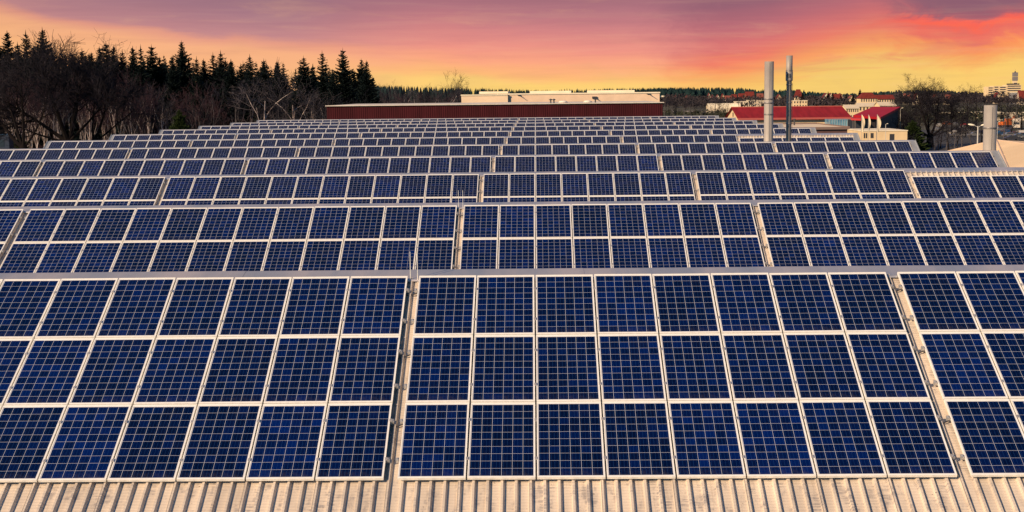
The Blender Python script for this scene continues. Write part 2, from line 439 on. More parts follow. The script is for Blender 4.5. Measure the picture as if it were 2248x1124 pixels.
for (b, bi, tier, k, cnt, base, bn) in cand:
    fromleft = bi >= 3
    o = ORD[k] if fromleft else ORD[cnt-1-k]
    lab = '%s solar panel from %s, %s tier, %s, %s roof row' % (o, 'left' if fromleft else 'right', TN[tier], bn, BN[b])
    p = empty('solar_panel', base, 0, lab, 'solar panel', 'blue solar panels in banks on the shed roofs')
    p.rotation_euler = (ALPHA+rng.uniform(-.003, .003), rng.uniform(-.003, .003), rng.uniform(-.0012, .0012))
    if proto is None:
        f_ = linked('frame', FRM, p); g_ = linked('cell_glass', GLM, p)
        c1 = linked('clamp', CLM, p, (W_/2, .40, 0)); proto = (f_, g_, c1)
        c2 = c1.copy(); c2.location = (W_/2, 1.25, 0); COL.objects.link(c2); c2.parent = p
    else:
        for s in proto:
            q = s.copy(); COL.objects.link(q); q.parent = p
        q = proto[2].copy(); COL.objects.link(q); q.parent = p; q.location = (W_/2, 1.25, 0)
# all panels farther back (or out of the picture): one object per role
rt = empty('distant_solar_panels', (0, 0, 0)); tag(rt, 'rows of blue solar panels on the farther shed roofs', 'solar panels', kind='stuff')
fm = MB(); gm = MB(); gm.uv = []
Rm = Matrix.Rotation(ALPHA, 3, 'X')
for idx, (b, bi, tier, k, cnt, base, bn) in enumerate(rest):
    n0 = len(fm.v); fm.v += [tuple(base+Rm @ Vector(q)) for q in fr.v]; fm.f += [tuple(i+n0 for i in f) for f in fr.f]
    n0 = len(gm.v); gm.v += [tuple(base+Rm @ Vector(q)) for q in gl.v]; gm.f += [tuple(i+n0 for i in f) for f in gl.f]
    gm.uv += panel_uv()
tag(fm.build('frame', M_FRAME, rt), kind='stuff'); tag(gm.build('cell_glass', M_CELL, rt), kind='stuff')

# mounting rails under the banks: their ends show in the gaps
for b in range(NB):
    if b > 5: break
    for bi, (bx, cnt, bn) in enumerate(banks):
        drop = LOWB.get((b, bi), 0)
        xa, xe = bx-.055, bx+cnt*PW-.02+.055
        for tier in range(3 if b == 0 else (2 if b < 3 else 1)):
            for ri, s in enumerate((.40, 1.25)):
                p = Vector(slope_pt(b, xa, drop+tier*TI+s, -.055))
                q0 = to_px(p); q1 = to_px(p+Vector((xe-xa, 0, 0)))
                if q1[0] < 0 or q0[0] > 2248: continue
                mb = MB(); L = xe-xa
                mb.box(0, L, -.02, .02, -.012, .012)
                for e0, e1 in ((0, .045), (L-.045, L)):          # end clamp with its bolt
                    mb.box(e0, e1, -.030, .030, .012, .054)
                    mb.box(e0+.014, e1-.014, -.010, .010, .054, .068)
                o = mb.build('mounting_rail', M_RAIL, None, loc=p); o.rotation_euler = (ALPHA, 0, 0)
                tag(o, '%s mounting rail under %s tier, %s, %s roof row' % ('upper' if ri == 0 else 'lower', TN[tier], bn, BN[b]),
                    'mounting rail', 'mounting rails whose ends show in the gaps')
# dark cables crossing the gaps
for b in (0, 1):
    for bi in (2, 3, 4):
        bx, cnt, bn = banks[bi]; xg = bx+cnt*PW-.02
        for tier in range(3 if b == 0 else 2):
            mb = MB(); s = tier*TI+.43
            pts = [Vector((-.06, 0, -.03)), Vector((.02, -.03, -.075)), Vector((.10, -.02, -.083)), Vector((.17, .01, -.07)), Vector((.25, 0, -.03))]
            for a, c in zip(pts[:-1], pts[1:]): mb.tube(a, c, .011, .011, 5)
            o = mb.build('cable', M_DARK, None, loc=slope_pt(b, xg, s, 0)); o.rotation_euler = (ALPHA, 0, 0)
            tag(o, 'dark cable at %s tier, gap right of %s, %s roof row' % (TN[tier], bn, BN[b]), 'cable', 'cables crossing the gaps between banks')

# thin lightning rods on the ridges over the middle gap
for b in (0, 1):
    for j, dx in enumerate((-.155, -.03)):
        mb = MB(); mb.tube((0, 0, -.12), (0, 0, .42), .0075, .006, 6, True); mb.tube((0, 0, -.12), (0, 0, -.09), .02, .02, 6, True)
        o = mb.build('lightning_rod', mat('rod metal', (.8, .78, .76), .4, .5), None, loc=(dx, D0+BAY*b+.02, ZT))
        tag(o, '%s of the two thin upright rods on the %s ridge above the gap' % ('left' if j == 0 else 'right', BN[b]), 'lightning rod', 'lightning rods on the ridges')

# ------------------------------------------------------------------ chimneys
def chimney(px, ytop, Y, dia, bands, label, collar=None, thin=None):
    """px at the foot; bands: photo heights of the joints"""
    c = at(px, 300, Y); zt = at(px, ytop, Y).z
    rt = empty('chimney', (c.x, Y, 0), 0, label, 'chimney', 'steel flues standing behind the ridges')
    r = dia/2; z0 = ZT-HT-.4
    zz = lambda py: at(px, py, Y).z
    mb = MB(); mb.lathe([(r, z0), (r, zt), (r-.02, zt), (r-.02, zt-.5)], 28, cap=False)
    if thin:
        mb = MB(); zc0, zc1 = zz(collar[1]), zz(collar[0])
        mb.lathe([(thin/2, z0), (thin/2, zc0), (r, zc0+.02), (r, zt), (r-.02, zt), (r-.02, zt-.4)], 24, cap=False)
    flue = mb.build('flue', M_CHIM, rt, True)
    dk = MB(); dk.lathe([(.001, zt-.45), (r-.02, zt-.45)], 24, cap=False); dk.build('flue_lining', M_DARK, flue)
    for py in bands:
        rr = (thin/2 if thin and py > collar[1] else r)
        k = MB(); z = zz(py); k.lathe([(rr, z-.045), (rr+.018, z-.04), (rr+.022, z), (rr+.018, z+.04), (rr, z+.045)], 24, cap=False)
        k.build('joint_band', mat('band metal', (.20, .19, .20), .5, .5), rt, True)
    k = MB(); k.box(-.012, .012, -(thin or dia)/2-.006, -(thin or dia)/2+.01, z0, zt-(2.6 if thin else .1)); k.build('weld_seam', mat('band metal', (0, 0, 0)), rt)
    if collar:
        k = MB(); zc0, zc1 = zz(collar[1]), zz(collar[0])
        k.lathe([(r, zc0-.05), (r+.025, zc0), (r+.025, zc1-.05), (r, zc1)], 24, cap=False)
        colr = k.build('collar', M_CHIM, rt, True)
        k = MB()
        for a in (-110,):
            M = Matrix.Rotation(R(a), 4, 'Z') @ Matrix.Translation((r+.01, 0, (zc0+zc1)/2))
            k.box(0, .04, -.10, .10, -.12, .12, M)
        k.build('inspection_hatch', M_DARK, colr)
        k = MB(); k.tube((r*.9, -.1, z0+3), (r*.9+.02, -.1, zz(182)), .012, .012, 5); k.build('conduit', M_DARK, rt)
    return rt
chimney(1687, 135, 89.0, .575, [217.5, 226, 251], 'taller-looking thick pale steel chimney, left one of the pair', None)
chimney(1731, 122, 90.0, .40, [155, 176, 186, 225, 271], 'slim steel chimney with a wider collar, right one of the pair', (156, 176), .335)
chimney(2173, 231, 71.5, .64, [281, 331.5], 'short thick steel chimney near the right edge before the beige roof')

# ------------------------------------------------------------------ buildings
def wall_mat(name, c, **k): return mat(name, c, .75, 0, .12, .5, spec=.2, **k)
# dark red ribbed hall
Y = 197.0
a = at(717, 232, Y); c_ = at(1455, 224.5, Y)
top = (a.z+c_.z)/2
rh = empty('red_hall', (a.x, Y, 0), 0, 'long flat-roofed hall with dark red ribbed wall behind the last shed roof', 'hall')
W = c_.x-a.x; mb = MB(); nrib = int(W/.30)
for i in range(nrib):
    x0 = i*W/nrib; x1 = (i+1)*W/nrib; d = W/nrib
    P4 = [(x0, 0), (x0+d*.5, 0), (x0+d*.62, -.035), (x0+d*.88, -.035), (x1, 0)]
    for p, q in zip(P4[:-1], P4[1:]): mb.quad((p[0], p[1], 0), (q[0], q[1], 0), (q[0], q[1], top-.10), (p[0], p[1], top-.10))
mb.quad((0, 0, 0), (0, 0, top-.10), (0, 34, top-.10), (0, 34, 0)); mb.quad((W, 0, 0), (W, 34, 0), (W, 34, top-.10), (W, 0, top-.10)); mb.quad((0, 34, 0), (0, 34, top-.10), (W, 34, top-.10), (W, 34, 0))
mb.build('wall', mat('oxblood cladding', (.050, .007, .012), .75, 0, .35, .25, spec=.12, stretch=(3, 1, .5)), rh)
mb = MB(); mb.box(-.15, W+.15, -.22, 34.1, top-.10, top); mb.build('roof', mat('pale roof edge', (.62, .57, .52), .6, 0, .15, .4), rh)
mb = MB(); mb.box(-.17, W+.17, -.25, -.225, top-.07, top+.03); mb.build('fascia', mat('fascia cream', (.66, .60, .54), .5, .1, .2, .8), rh)
# low domes and vents on its roof
for (px, s, lab) in ((1236, .68, 'left low pale dome skylight on the red hall roof'), (1290, .64, 'right low pale dome skylight on the red hall roof')):
    q = at(px, 227, Y+12); rt = empty('dome_skylight', (q.x, Y+12, top), 0, lab, 'skylight', 'domes on the red hall roof')
    k = MB(); k.lathe([(s, 0), (s, .12)], 16); k.build('kerb', M_WALLG, rt)
    k = MB(); k.lathe([(s*.96, .12), (s*.85, .20), (s*.6, .27), (s*.3, .30), (.02, .31)], 16, cap=False); k.build('dome', mat('dome acrylic', (.75, .70, .62), .25), rt, True)
for (px, lab) in ((1209, 'left small dark roof vent on the red hall edge'), (1216, 'small dark roof vent beside the left dome'), (1307, 'small dark roof vent right of the domes')):
    q = at(px, 227, Y+3); rt = empty('roof_vent', (q.x, Y+3, top), 0, lab, 'vent', 'small vents on the red hall roof')
    k = MB(); k.lathe([(.10, 0), (.10, .42)], 8); k.build('pipe', M_DARK, rt)
    k = MB(); k.lathe([(.10, .42), (.24, .44), (.24, .52), (.02, .64)], 8, cap=False); k.build('cowl', M_DARK, rt)
# beige hall behind
Y = 245.0
M_BEIGE = wall_mat('beige render', (.66, .50, .38)); M_CREAM = wall_mat('cream trim', (.74, .66, .52))
a = at(1013, 206.5, Y); c_ = at(1448, 202.5, Y); top = (a.z+c_.z)/2
bh = empty('beige_hall', (a.x, Y, 0), 0, 'plain beige flat-roofed hall standing behind the dark red hall', 'hall')
W = c_.x-a.x; xs_ = at(1115, 205, Y).x-a.x
mb = MB(); mb.box(xs_, W, 0, 40, 0, top); mb.build('wall', M_BEIGE, bh)
mb = MB(); mb.box(0, xs_-.01, -.5, 40, 0, top-.12); mb.build('wall', wall_mat('beige render light', (.70, .55, .41)), bh)
mb = MB(); mb.box(xs_, W+.1, -.12, -.003, top-.18, top+.04); mb.box(-.1, xs_-.02, -.62, -.503, top-.28, top-.08); mb.build('coping', M_CREAM, bh)
for (p0_, p1_) in ((1052, 1115), (1163, 1254), (1297, 1393)):
    x0 = at(p0_, 200, Y+2).x-a.x; x1 = at(p1_, 200, Y+2).x-a.x
    k = MB(); k.box(x0, x1, 2, 20, top, top+.42); k.build('roof_upstand', M_CREAM, bh)
def fixture(px, py, name, label, cat, w_, h_):
    q = at(px, py, Y-.02); rt = empty(name, (q.x, Y-.003, q.z), 0, label, cat)
    k = MB(); k.box(-w_/2, w_/2, -.25, 0, -h_/2, h_/2); k.build('housing', M_DARK, rt)
    k = MB(); k.box(-.05, .05, -.7, -.25, -.05, .05); k.tube((0, -.7, 0), (w_*.9, -.9, -.35), .06, .04, 6, True); k.build('arm', M_DARK, rt)
fixture(1305, 214, 'wall_lamp', 'dark floodlight fixed mid-wall on the beige hall', 'wall lamp', .8, .35)
fixture(1139, 208.5, 'wall_bracket', 'small dark bracket left on the beige hall wall', 'bracket', .5, .12)
fixture(1423, 205.5, 'wall_bracket', 'small dark bracket near the right end of the beige wall', 'bracket', .6, .12)
q = at(1449, 211.5, Y-.2); k = MB(); k.box(0, .7, -.3, .3, -.12, .12); k.lathe([(.16, -.1), (.28, .1)], 10, (.8, 0))
tag(k.build('security_camera', M_CREAM, None, loc=(at(1448, 211, Y).x+.02, Y+.6, q.z)), 'white lamp box sticking out at the right corner of the beige hall', 'lamp')

# generic house
M_TILE = [mat('red tiles', (.16, .028, .024), .7, 0, .3, .9, spec=.1), mat('brown red tiles', (.20, .05, .035), .75, 0, .3, .9), mat('bright red sheet', (.40, .028, .03), .5, 0, .15, .3)]
M_RENDER = [wall_mat('yellow render', (.64, .50, .32)), wall_mat('white render', (.56, .48, .38)), wall_mat('ochre render', (.42, .30, .20))]
M_WIN = mat('window glass', (.03, .035, .05), .15)
def house(name, x, Y, w_, d_, hw, hr, rz, mw, mr, label, cat, group=None, axis='x', flat=False, nw=4, storeys=2, hip=0.0, z0=0):
    rt = empty(name, (x, Y, z0), rz, label, cat, group)
    k = MB(); k.box(-w_/2, w_/2, -d_/2, d_/2, 0, hw)
    if not flat and hip == 0:
        if axis == 'x':
            for sx in (-1, 1): k.tri((sx*w_/2, -d_/2, hw), (sx*w_/2, d_/2, hw), (sx*w_/2, 0, hw+hr))
        else:
            for sy in (-1, 1): k.tri((-w_/2, sy*d_/2, hw), (w_/2, sy*d_/2, hw), (0, sy*d_/2, hw+hr))
    k.build('wall', mw, rt)
    o = .45; k = MB()
    if flat:
        k.box(-w_/2-.2, w_/2+.2, -d_/2-.2, d_/2+.2, hw+.003, hw+.35)
    elif axis == 'x':
        e = o*hr/(d_/2); hx = hip*w_/2
        A = [(-w_/2-o, -d_/2-o, hw-e+.05), (w_/2+o, -d_/2-o, hw-e+.05), (w_/2+o-hx, 0, hw+hr+.05), (-w_/2-o+hx, 0, hw+hr+.05)]
        B = [(p[0], -p[1], p[2]) for p in A]
        k.quad(*A); k.quad(*B[::-1])
        k.quad(*[(p[0], p[1], p[2]-.12) for p in A][::-1]); k.quad(A[0], (A[0][0], A[0][1], A[0][2]-.12), (A[1][0], A[1][1], A[1][2]-.12), A[1])
        if hip: k.tri(A[1], B[1], A[2]); k.tri(B[0], A[0], A[3])
    else:
        e = o*hr/(w_/2)
        A = [(-w_/2-o, -d_/2-o, hw-e+.05), (0, -d_/2-o, hw+hr+.05), (0, d_/2+o, hw+hr+.05), (-w_/2-o, d_/2+o, hw-e+.05)]
        k.quad(*A); k.quad(*[(-p[0], p[1], p[2]) for p in A][::-1])
    k.build('roof', mr, rt)
    hs = hw/storeys
    for s in range(storeys):
        for i in range(nw):
            cx = -w_/2+w_*(i+.5)/nw; ww = min(1.3, w_/nw*.45)
            q = MB(); q.box(cx-ww/2, cx+ww/2, -d_/2-.03, -d_/2+.02, s*hs+hs*.35, s*hs+hs*.82); q.build('window', M_WIN, rt)
    return rt
# big red-roofed hall, right of centre
pa = at(1620, 260.5, 347); pr = at(1604, 235.5, 359); pe = at(1871, 259, 347)
rh2 = empty('red_roofed_hall', ((pa.x+pe.x)/2, 359, 0), 0, 'long gabled hall with a big dull red roof and cream gable', 'hall')
W = pe.x-pa.x; zw = pa.z; zr = pr.z
k = MB(); k.box(-W/2+.5, W/2-.5, -11.2, 11.2, 0, zw-.1)
for sx in (-1, 1): k.tri((sx*(W/2-.5), -11.2, zw-.1), (sx*(W/2-.5), 11.2, zw-.1), (sx*(W/2-.5), 0, zr-.25))
k.build('wall', M_RENDER[0], rh2)
k = MB()
for sy in (-1, 1):
    A = [(-W/2, sy*12, zw), (W/2, sy*12, zw), (W/2, 0, zr), (-W/2, 0, zr)]
    k.quad(*A); k.quad(*[(p[0], p[1], p[2]-.2) for p in A]); k.quad(A[0], A[1], (A[1][0], A[1][1], A[1][2]-.2), (A[0][0], A[0][1], A[0][2]-.2))
k.build('roof', mat('dull red roof', (.26, .016, .020), .65, 0, .32, .35, stretch=(3, .4, 1), spec=.12), rh2)
k = MB(); k.box(-W/2, W/2, -12.2, -12.01, zw-.35, zw+.12); k.build('gutter', mat('gutter red', (.35, .08, .07), .5), rh2)
k = MB(); k.box(-W/2-.03, -W/2+.0, -.7, .7, zw+.3, zw+1.3); k.build('window', M_WIN, rh2, loc=(.46, 0, 0))
k = MB(); k.box(-W/2, W/2, -.18, .18, zr-.05, zr+.12); k.build('ridge', mat('ridge tile', (.36, .10, .08), .7), rh2)
# small penthouse in front (flat cream roof, dark wall, blue glass)
fl = empty('flat_roofed_annex', (at(1760, 270, 240).x, 237, 0), 0, 'low annex with a wide cream flat roof in front of the red roofed hall', 'annex')
zf = (at(1795, 268, 262).z+at(1860, 281, 237).z)/2; ox = fl.location.x
x0 = at(1600, 270, 240).x-ox; x1 = at(1795, 268, 262).x-ox
k = MB(); k.box(x0, x1, 0, 26, 0, zf-.35); k.build('wall', mat('annex dark wall', (.10, .055, .055), .7, 0, .2, .5, spec=.15), fl)
k = MB(); k.box(x0-.1, x1+.1, -.1, 26.1, zf-.347, zf-.15); k.build('roof', wall_mat('cream membrane', (.70, .58, .44)), fl)
k = MB(); k.box(x0-.1, x1+.1, 26.103, 26.4, zf-.4, zf+.1); k.box(x1+.103, x1+.35, -.35, 26.4, zf-.4, zf+.05); k.box(x0-.1, x1+.1, -.35, -.103, zf-.45, zf-.02)
k.build('parapet', mat('annex coping', (.16, .11, .10), .6), fl)
q = at(1795, 265, 250); k = MB(); k.lathe([(.14, 0), (.14, 1.0)], 8); k.lathe([(.22, 1.0), (.22, 1.15)], 8)
tag(k.build('roof_vent', M_DARK, None, loc=(q.x-3, 256, zf-.15)), 'single dark pipe standing on the cream annex roof', 'vent')
# blue glazed link
q0 = at(1822, 262, 335); q1 = at(1866, 262, 335); zb = at(1840, 279, 335).z
gb = empty('glazed_link', ((q0.x+q1.x)/2, 338, 0), 0, 'blue glazed facade block beneath the eaves at the right end of the red roof', 'glazed block')
W = q1.x-q0.x; k = MB(); k.box(-W/2, W/2, -3, 3, 0, q0.z); k.build('glazing', mat('blue glass', (.05, .16, .30), .2, 0, .5, .6, (.16, .32, .42)), gb)
k = MB()
for i in range(9): k.box(-W/2+W*i/8-.06, -W/2+W*i/8+.06, -3.08, -3.003, 0, q0.z)
for i in range(5): k.box(-W/2, W/2, -3.13, -3.083, q0.z-i*1.6-.06, q0.z-i*1.6+.06)
k.build('mullion', mat('mullion', (.25, .33, .40), .5), gb)
# monopitch red roof
Yn, Yf = 300, 345
A = [at(1874, 252.5, Yn), at(1933, 257.5, Yn), at(1977, 234.5, Yf), at(1917, 234, Yf)]
mr_ = empty('red_monopitch_building', (A[0].x, Yn, 0), 0, 'building with bright red sloping roof and dark wall behind the flags', 'building')
L0 = Vector((A[0].x, Yn, 0)); A = [p-L0 for p in A]
k = MB(); k.quad(*A); k.quad(*[p-Vector((0, 0, .5)) for p in A][::-1])
for i in range(4):
    p, q = A[i], A[(i+1) % 4]; k.quad(p-Vector((0, 0, .5)), q-Vector((0, 0, .5)), q, p)
k.build('roof', mat('bright red roof', (.38, .012, .022), .6, 0, .12, .2, spec=.15), mr_)
k = MB(); B = [Vector((p.x+(.8 if i in (0, 3) else -.8), p.y+(1 if i < 2 else -1), p.z-.52)) for i, p in enumerate(A)]
for i in range(4):
    p, q = B[i], B[(i+1) % 4]; k.quad((p.x, p.y, 0), (q.x, q.y, 0), q, p)
k.build('wall', mat('dark timber wall', (.022, .018, .022), .7, 0, .3, .4), mr_)
k = MB(); pw = at(1886, 268, Yn)-L0
for i in range(3): k.box(pw.x-2.2+i*1.7, pw.x-1.0+i*1.7, .85, .985, pw.z-1.3, pw.z+.6)
k.build('window', M_WIN, mr_)
A2 = [at(1868, 259.5, 296), at(1890, 260.5, 294), at(1912, 252, 320), at(1880, 250, 322)]
ck = empty('red_canopy', (A2[0].x, 300, 0), 0, 'small red canopy roof tucked between the two red roofs', 'canopy')
L1 = Vector((A2[0].x, 300, 0)); A2 = [p-L1 for p in A2]
k = MB(); k.quad(*A2); k.quad(*[p-Vector((0, 0, .4)) for p in A2][::-1]); k.quad(A2[0]-Vector((0, 0, .4)), A2[1]-Vector((0, 0, .4)), A2[1], A2[0]); k.build('roof', M_TILE[2], ck)
k = MB()
for p in A2: k.tube((p.x*.9+.5, p.y, 0), (p.x*.9+.5, p.y, p.z-.3), .15, .15, 6)
k.build('post', M_DARK, ck)
# cream low building with slit windows
Yc = 262
p0_ = at(1893, 288.5, Yc); p1_ = at(1992, 290.5, Yc); zt_ = p0_.z
cb = empty('cream_low_building', (p0_.x, Yc, 0), 0, 'low cream building with dark slit windows below the flags', 'building')
W = p1_.x-p0_.x
k = MB(); k.box(0, W, 0, 14, 0, zt_); k.build('wall', M_RENDER[0], cb)
k = MB(); k.box(-.1, W+.1, -.1, 14.1, zt_+.003, zt_+.16); k.build('coping', M_CREAM, cb)
def pxx(px): return at(px, 295, Yc).x-p0_.x
for px in (1897.5, 1902, 1912.5, 1916):
    k = MB(); zz0 = at(px, 303, Yc).z; zz1 = at(px, 292, Yc).z; k.box(pxx(px)-.11, pxx(px)+.11, -.06, .02, zz0, zz1); k.build('window', M_DARK, cb)
k = MB(); k.box(pxx(1953), pxx(1963), -.06, .02, at(1955, 310, Yc).z, at(1955, 294, Yc).z); k.build('gateway', M_DARK, cb)
k = MB(); k.box(pxx(1923), pxx(1923.6), -.05, .02, 0, zt_-.1); k.build('downpipe', mat('pipe grey', (.35, .3, .27), .6), cb)
# flags
M_FLAG = mat('pale banner cloth', (.68, .58, .42), .8, 0, .1, 3)
for i, (px, py, w_) in enumerate(((1891, 251, 6.5), (1906, 251.5, 4.2), (1925, 251, 7.5))):
    Yp = 255; p = at(px, 295, Yp); zt_ = at(px, py, Yp).z; zb = at(px, 289, Yp).z
    rt = empty('flag', (p.x, Yp, 0), 0, ('left', 'middle narrow', 'right')[i]+' one of the three pale tapering banners before the cream building', 'flag', 'three banner flags in a row')
    k = MB(); k.tube((0, 0, 0), (0, 0, zt_), .06, .03, 8, True); k.build('pole', mat('flagpole', (.45, .42, .40), .4, .4), rt)
    m = Yp/F; k = MB(); N = 14; pts = []
    for j in range(N+1):
        t = j/N; ww = w_*m*(math.sin(math.pi*min(1, (t*1.02)**.85))*.85+.12*t+(.28*t if i == 1 else .35*t)); pts.append((zt_-.05-(zt_-zb)*t, max(.02, ww)))
    for (za, wa), (zb_, wb) in zip(pts[:-1], pts[1:]):
        f1 = lambda s, zq: .10*math.sin(zq*2.2+i+s*3)*s
        for s0, s1 in ((0, .33), (.33, .66), (.66, 1)):
            k.quad((.04+wa*s0, f1(s0, za), za), (.04+wb*s0, f1(s0, zb_), zb_), (.04+wb*s1, f1(s1, zb_), zb_), (.04+wa*s1, f1(s1, za), za))
    k.build('cloth', M_FLAG, rt)
# street lamps
def street_lamp(px, ytop, Y, label, twin=False, s=1.0, hs=1.0):
    p = at(px, ytop, Y); rt = empty('street_lamp', (p.x, Y, 0), 0, label, 'street lamp', 'street lamps beyond the factory')
    k = MB(); k.tube((0, 0, 0), (0, 0, p.z), .09*s, .05*s, 8, True); k.build('pole', mat('lamp pole', (.5, .48, .45), .45, .3), rt)
    for sx in ((-1, 1) if twin else (1,)):
        sp, s = s, s*hs
        k = MB(); k.tube((0, 0, p.z-.1), (sx*.5*s, 0, p.z+.1*s), .04*s, .04*s, 6)
        k.build('arm', mat('lamp pole', (0, 0, 0)), rt)
        k = MB(); N = 8
        for j in range(N):
            t0, t1 = j/N, (j+1)/N
            r0 = .14*s*math.sin(math.pi*t0)**.6+.01; r1 = .14*s*math.sin(math.pi*t1)**.6+.01 if j < N-1 else .01
            k.tube((sx*(.4+1.1*t0)*s, 0, p.z+(.1+.22*t0)*s), (sx*(.4+1.1*t1)*s, 0, p.z+(.1+.22*t1)*s), r0, r1, 8)
        k.build('lamp_head', mat('lamp head', (.75, .68, .55), .35), rt, True); s = sp
street_lamp(2147, 277, 128, 'tall twin-armed street lamp rising behind the beige tent-like roof', True, 1.1, .55)
street_lamp(1944.5, 272.5, 254, 'small street lamp before the dark wall, right of the flags', False, .9, .35)
for px, yt, lab in ((1977, 238, 'thin lamp post beside the bare oak left side'), (2190, 268, 'distant thin lamp post in the yard right of the short chimney')):
    street_lamp(px, yt, 350, lab, False, .8, .6)

# beige hipped roof at the right
def hip_hall():
    A = at(2187, 306.5, 110); L = at(2066, 334.5, 125); Fp = at(2226, 400, 85); Rr = at(2330, 329, 92)
    ze = (L.z+Fp.z)/2; zr = (A.z+Rr.z)/2; L.z = ze; Fp.z = ze; A.z = zr; Rr.z = zr
    E2 = Vector((Fp.x+26, Fp.y-8, ze)); B1 = Vector((L.x+34, L.y+9, ze)); B2 = Vector((E2.x+10, E2.y+34, ze))
    rt = empty('beige_roofed_hall', (A.x, A.y, 0), 0, 'hall with pale beige hipped membrane roof right of the factory', 'hall')
    o = Vector((A.x, A.y, 0)); k = MB(); NS = 1
    k.tri(L-o, Fp-o, A-o); k.quad(Fp-o, E2-o, Rr-o, A-o); k.quad(L-o, A-o, Rr-o, B2-o)
    k.tri(E2-o, B2-o, Rr-o)
    m = mat('beige membrane', (.72, .54, .35), .6, 0, .15, .22, spec=.2); k.build('roof', m, rt)
    k = MB()
    for a, b in ((L, Fp), (Fp, E2), (E2, B2), (B2, L)):
        a = a-o; b = b-o; k.quad((a.x, a.y, 0), (b.x, b.y, 0), b, a)
    k.build('wall', M_WALLG, rt)
    # standing seams on the front plane, up-slope, and two cross laps
    k = MB(); nrm = (E2-Fp).cross(A-Fp).normalized()
    if nrm.z < 0: nrm = -nrm
    for i in range(1, 16):
        t = i/16; a = Fp.lerp(E2, t); b = A.lerp(Rr, t); k.tube(a-o+nrm*.02, b-o+nrm*.02, .018, .018, 4)
    k.build('seam', mat('seam', (.50, .36, .27), .6), rt)
    k = MB()
    for s in (.42, .58, .80):
        k.tube(Fp.lerp(A, s)-o+nrm*.03, E2.lerp(Rr, s)-o+nrm*.03, .035, .035, 4)
    k.build('lap_joint', mat('lap', (.50, .34, .25), .6), rt)
    k = MB(); k.tube(A-o+Vector((0, 0, .02)), Fp-o+Vector((0, 0, .02)), .07, .07, 5); k.tube(A-o, L-o, .06, .06, 5); k.tube(A-o, Rr-o, .06, .06, 5)
    k.build('ridge', mat('ridge beige', (.62, .46, .34), .6), rt)
hip_hall()

# ------------------------------------------------------------------ trees
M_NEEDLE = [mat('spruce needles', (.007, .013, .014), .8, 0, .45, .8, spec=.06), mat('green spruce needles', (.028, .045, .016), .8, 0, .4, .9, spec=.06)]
M_BARK = mat('dark bark', (.010, .008, .009), .9, 0, .3, 3, spec=.06)
M_BARKG = mat('grey bark', (.085, .078, .088), .9, 0, .35, 2, spec=.06)
M_BIRCH = mat('birch bark', (.60, .52, .52), .8, 0, 0, 1.4, (.16, .12, .12), stretch=(1, 1, .7), spec=.06)
M_TWIG = mat('brown twigs', (.020, .020, .030), .9, 0, .3, .6, spec=.06)
M_TWIGR = mat('reddish twigs', (.060, .036, .048), .9, 0, .3, .6, spec=.06)
M_TWIGD = mat('dark twigs', (.020, .018, .025), .9, 0, .3, .6, spec=.06)

def spruce_mesh(seed, H=24, Rm=2.9, low=.12, droop=.35, dens=1.0):
    rg = random.Random(seed); tr = MB(); cr = MB()
    tr.tube((0, 0, 0), (0, 0, H*.97), .28, .03, 7)
    z = H*low
    while z < H*.985:
        t = (z-H*low)/(H*(1-low)); r = Rm*1.75*((1-t)**.8)*(.88+.12*math.sin(seed+z*1.7))*rg.uniform(.75, 1.12)+.12
        if t < .12: r *= .65+t*3
        nb = max(4, int((5+7*(1-t))*dens)); a0 = rg.uniform(0, 6.28)
        for i in range(nb):
            a = a0+6.283*i/nb+rg.uniform(-.25, .25); L = r*rg.uniform(.7, 1.15); zz = z+rg.uniform(-.2, .2)
            ca, sa = math.cos(a), math.sin(a)
            N = 4 if L > 1 else 2; prev = None
            for j in range(N+1):
                s = j/N; rr = L*s
                h = zz - droop*L*s + .30*L*s*s*1.1 + (t*.5)*L*s
                wdt = (.12+.34*L*(1-s)**.6*(.35+s)*.9)*.85
                c = Vector((ca*rr, sa*rr, h)); e = Vector((-sa, ca, 0))*wdt*rg.uniform(.7, 1.3)
                dz = Vector((0, 0, -(.10+.17*L)*rg.uniform(.5, 1.3)*(1-s*.6)))
                if prev:
                    pc, pe, pd = prev
                    cr.tri(pc, c+e+dz, pc+pe+pd); cr.tri(pc, pc-pe+pd, c-e+dz); cr.tri(pc, c+dz*.9, c)
                    for q in range(2):           # hanging twiglets give a ragged outline
                        sg = rg.choice((-1, 1)); b = pc.lerp(c, rg.random())
                        tip = b+Vector((-sa, ca, 0))*sg*rg.uniform(.3, .8)*L*.38*(1-s*.5)+Vector((ca, sa, 0))*rg.uniform(.05, .4)*L*.3+Vector((0, 0, -rg.uniform(.05, .30)*(.4+L*.25)))
                        cr.tri(b, b+Vector((0, 0, -.20-.08*L)), tip)
                prev = (c, e, dz)
        z += rg.uniform(.30, .52)*(H/24)*(1.0-.35*t)/max(.6, dens)
    for i in range(5): cr.tri((rg.uniform(-.12, .12), rg.uniform(-.12, .12), H*.95), (rg.uniform(-.12, .12), rg.uniform(-.12, .12), H*.96), (0, 0, H+.3))
    return tr.mesh('trunk', M_BARK), cr
spr = []
for sd_, (H, Rr_, lo, dr, de) in enumerate([(24, 2.9, .10, .38, 1), (24, 2.5, .14, .30, 1), (24, 3.3, .08, .42, .9), (24, 2.1, .2, .25, .85), (24, 2.7, .1, .5, .8), (24, 3.0, .15, .33, 1)]):
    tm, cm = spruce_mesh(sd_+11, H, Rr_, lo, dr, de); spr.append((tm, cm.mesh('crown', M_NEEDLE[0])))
tm, cm = spruce_mesh(41, 24, 5.2, .03, .25, 1.5); spr_green = (tm, cm.mesh('crown', M_NEEDLE[1]))

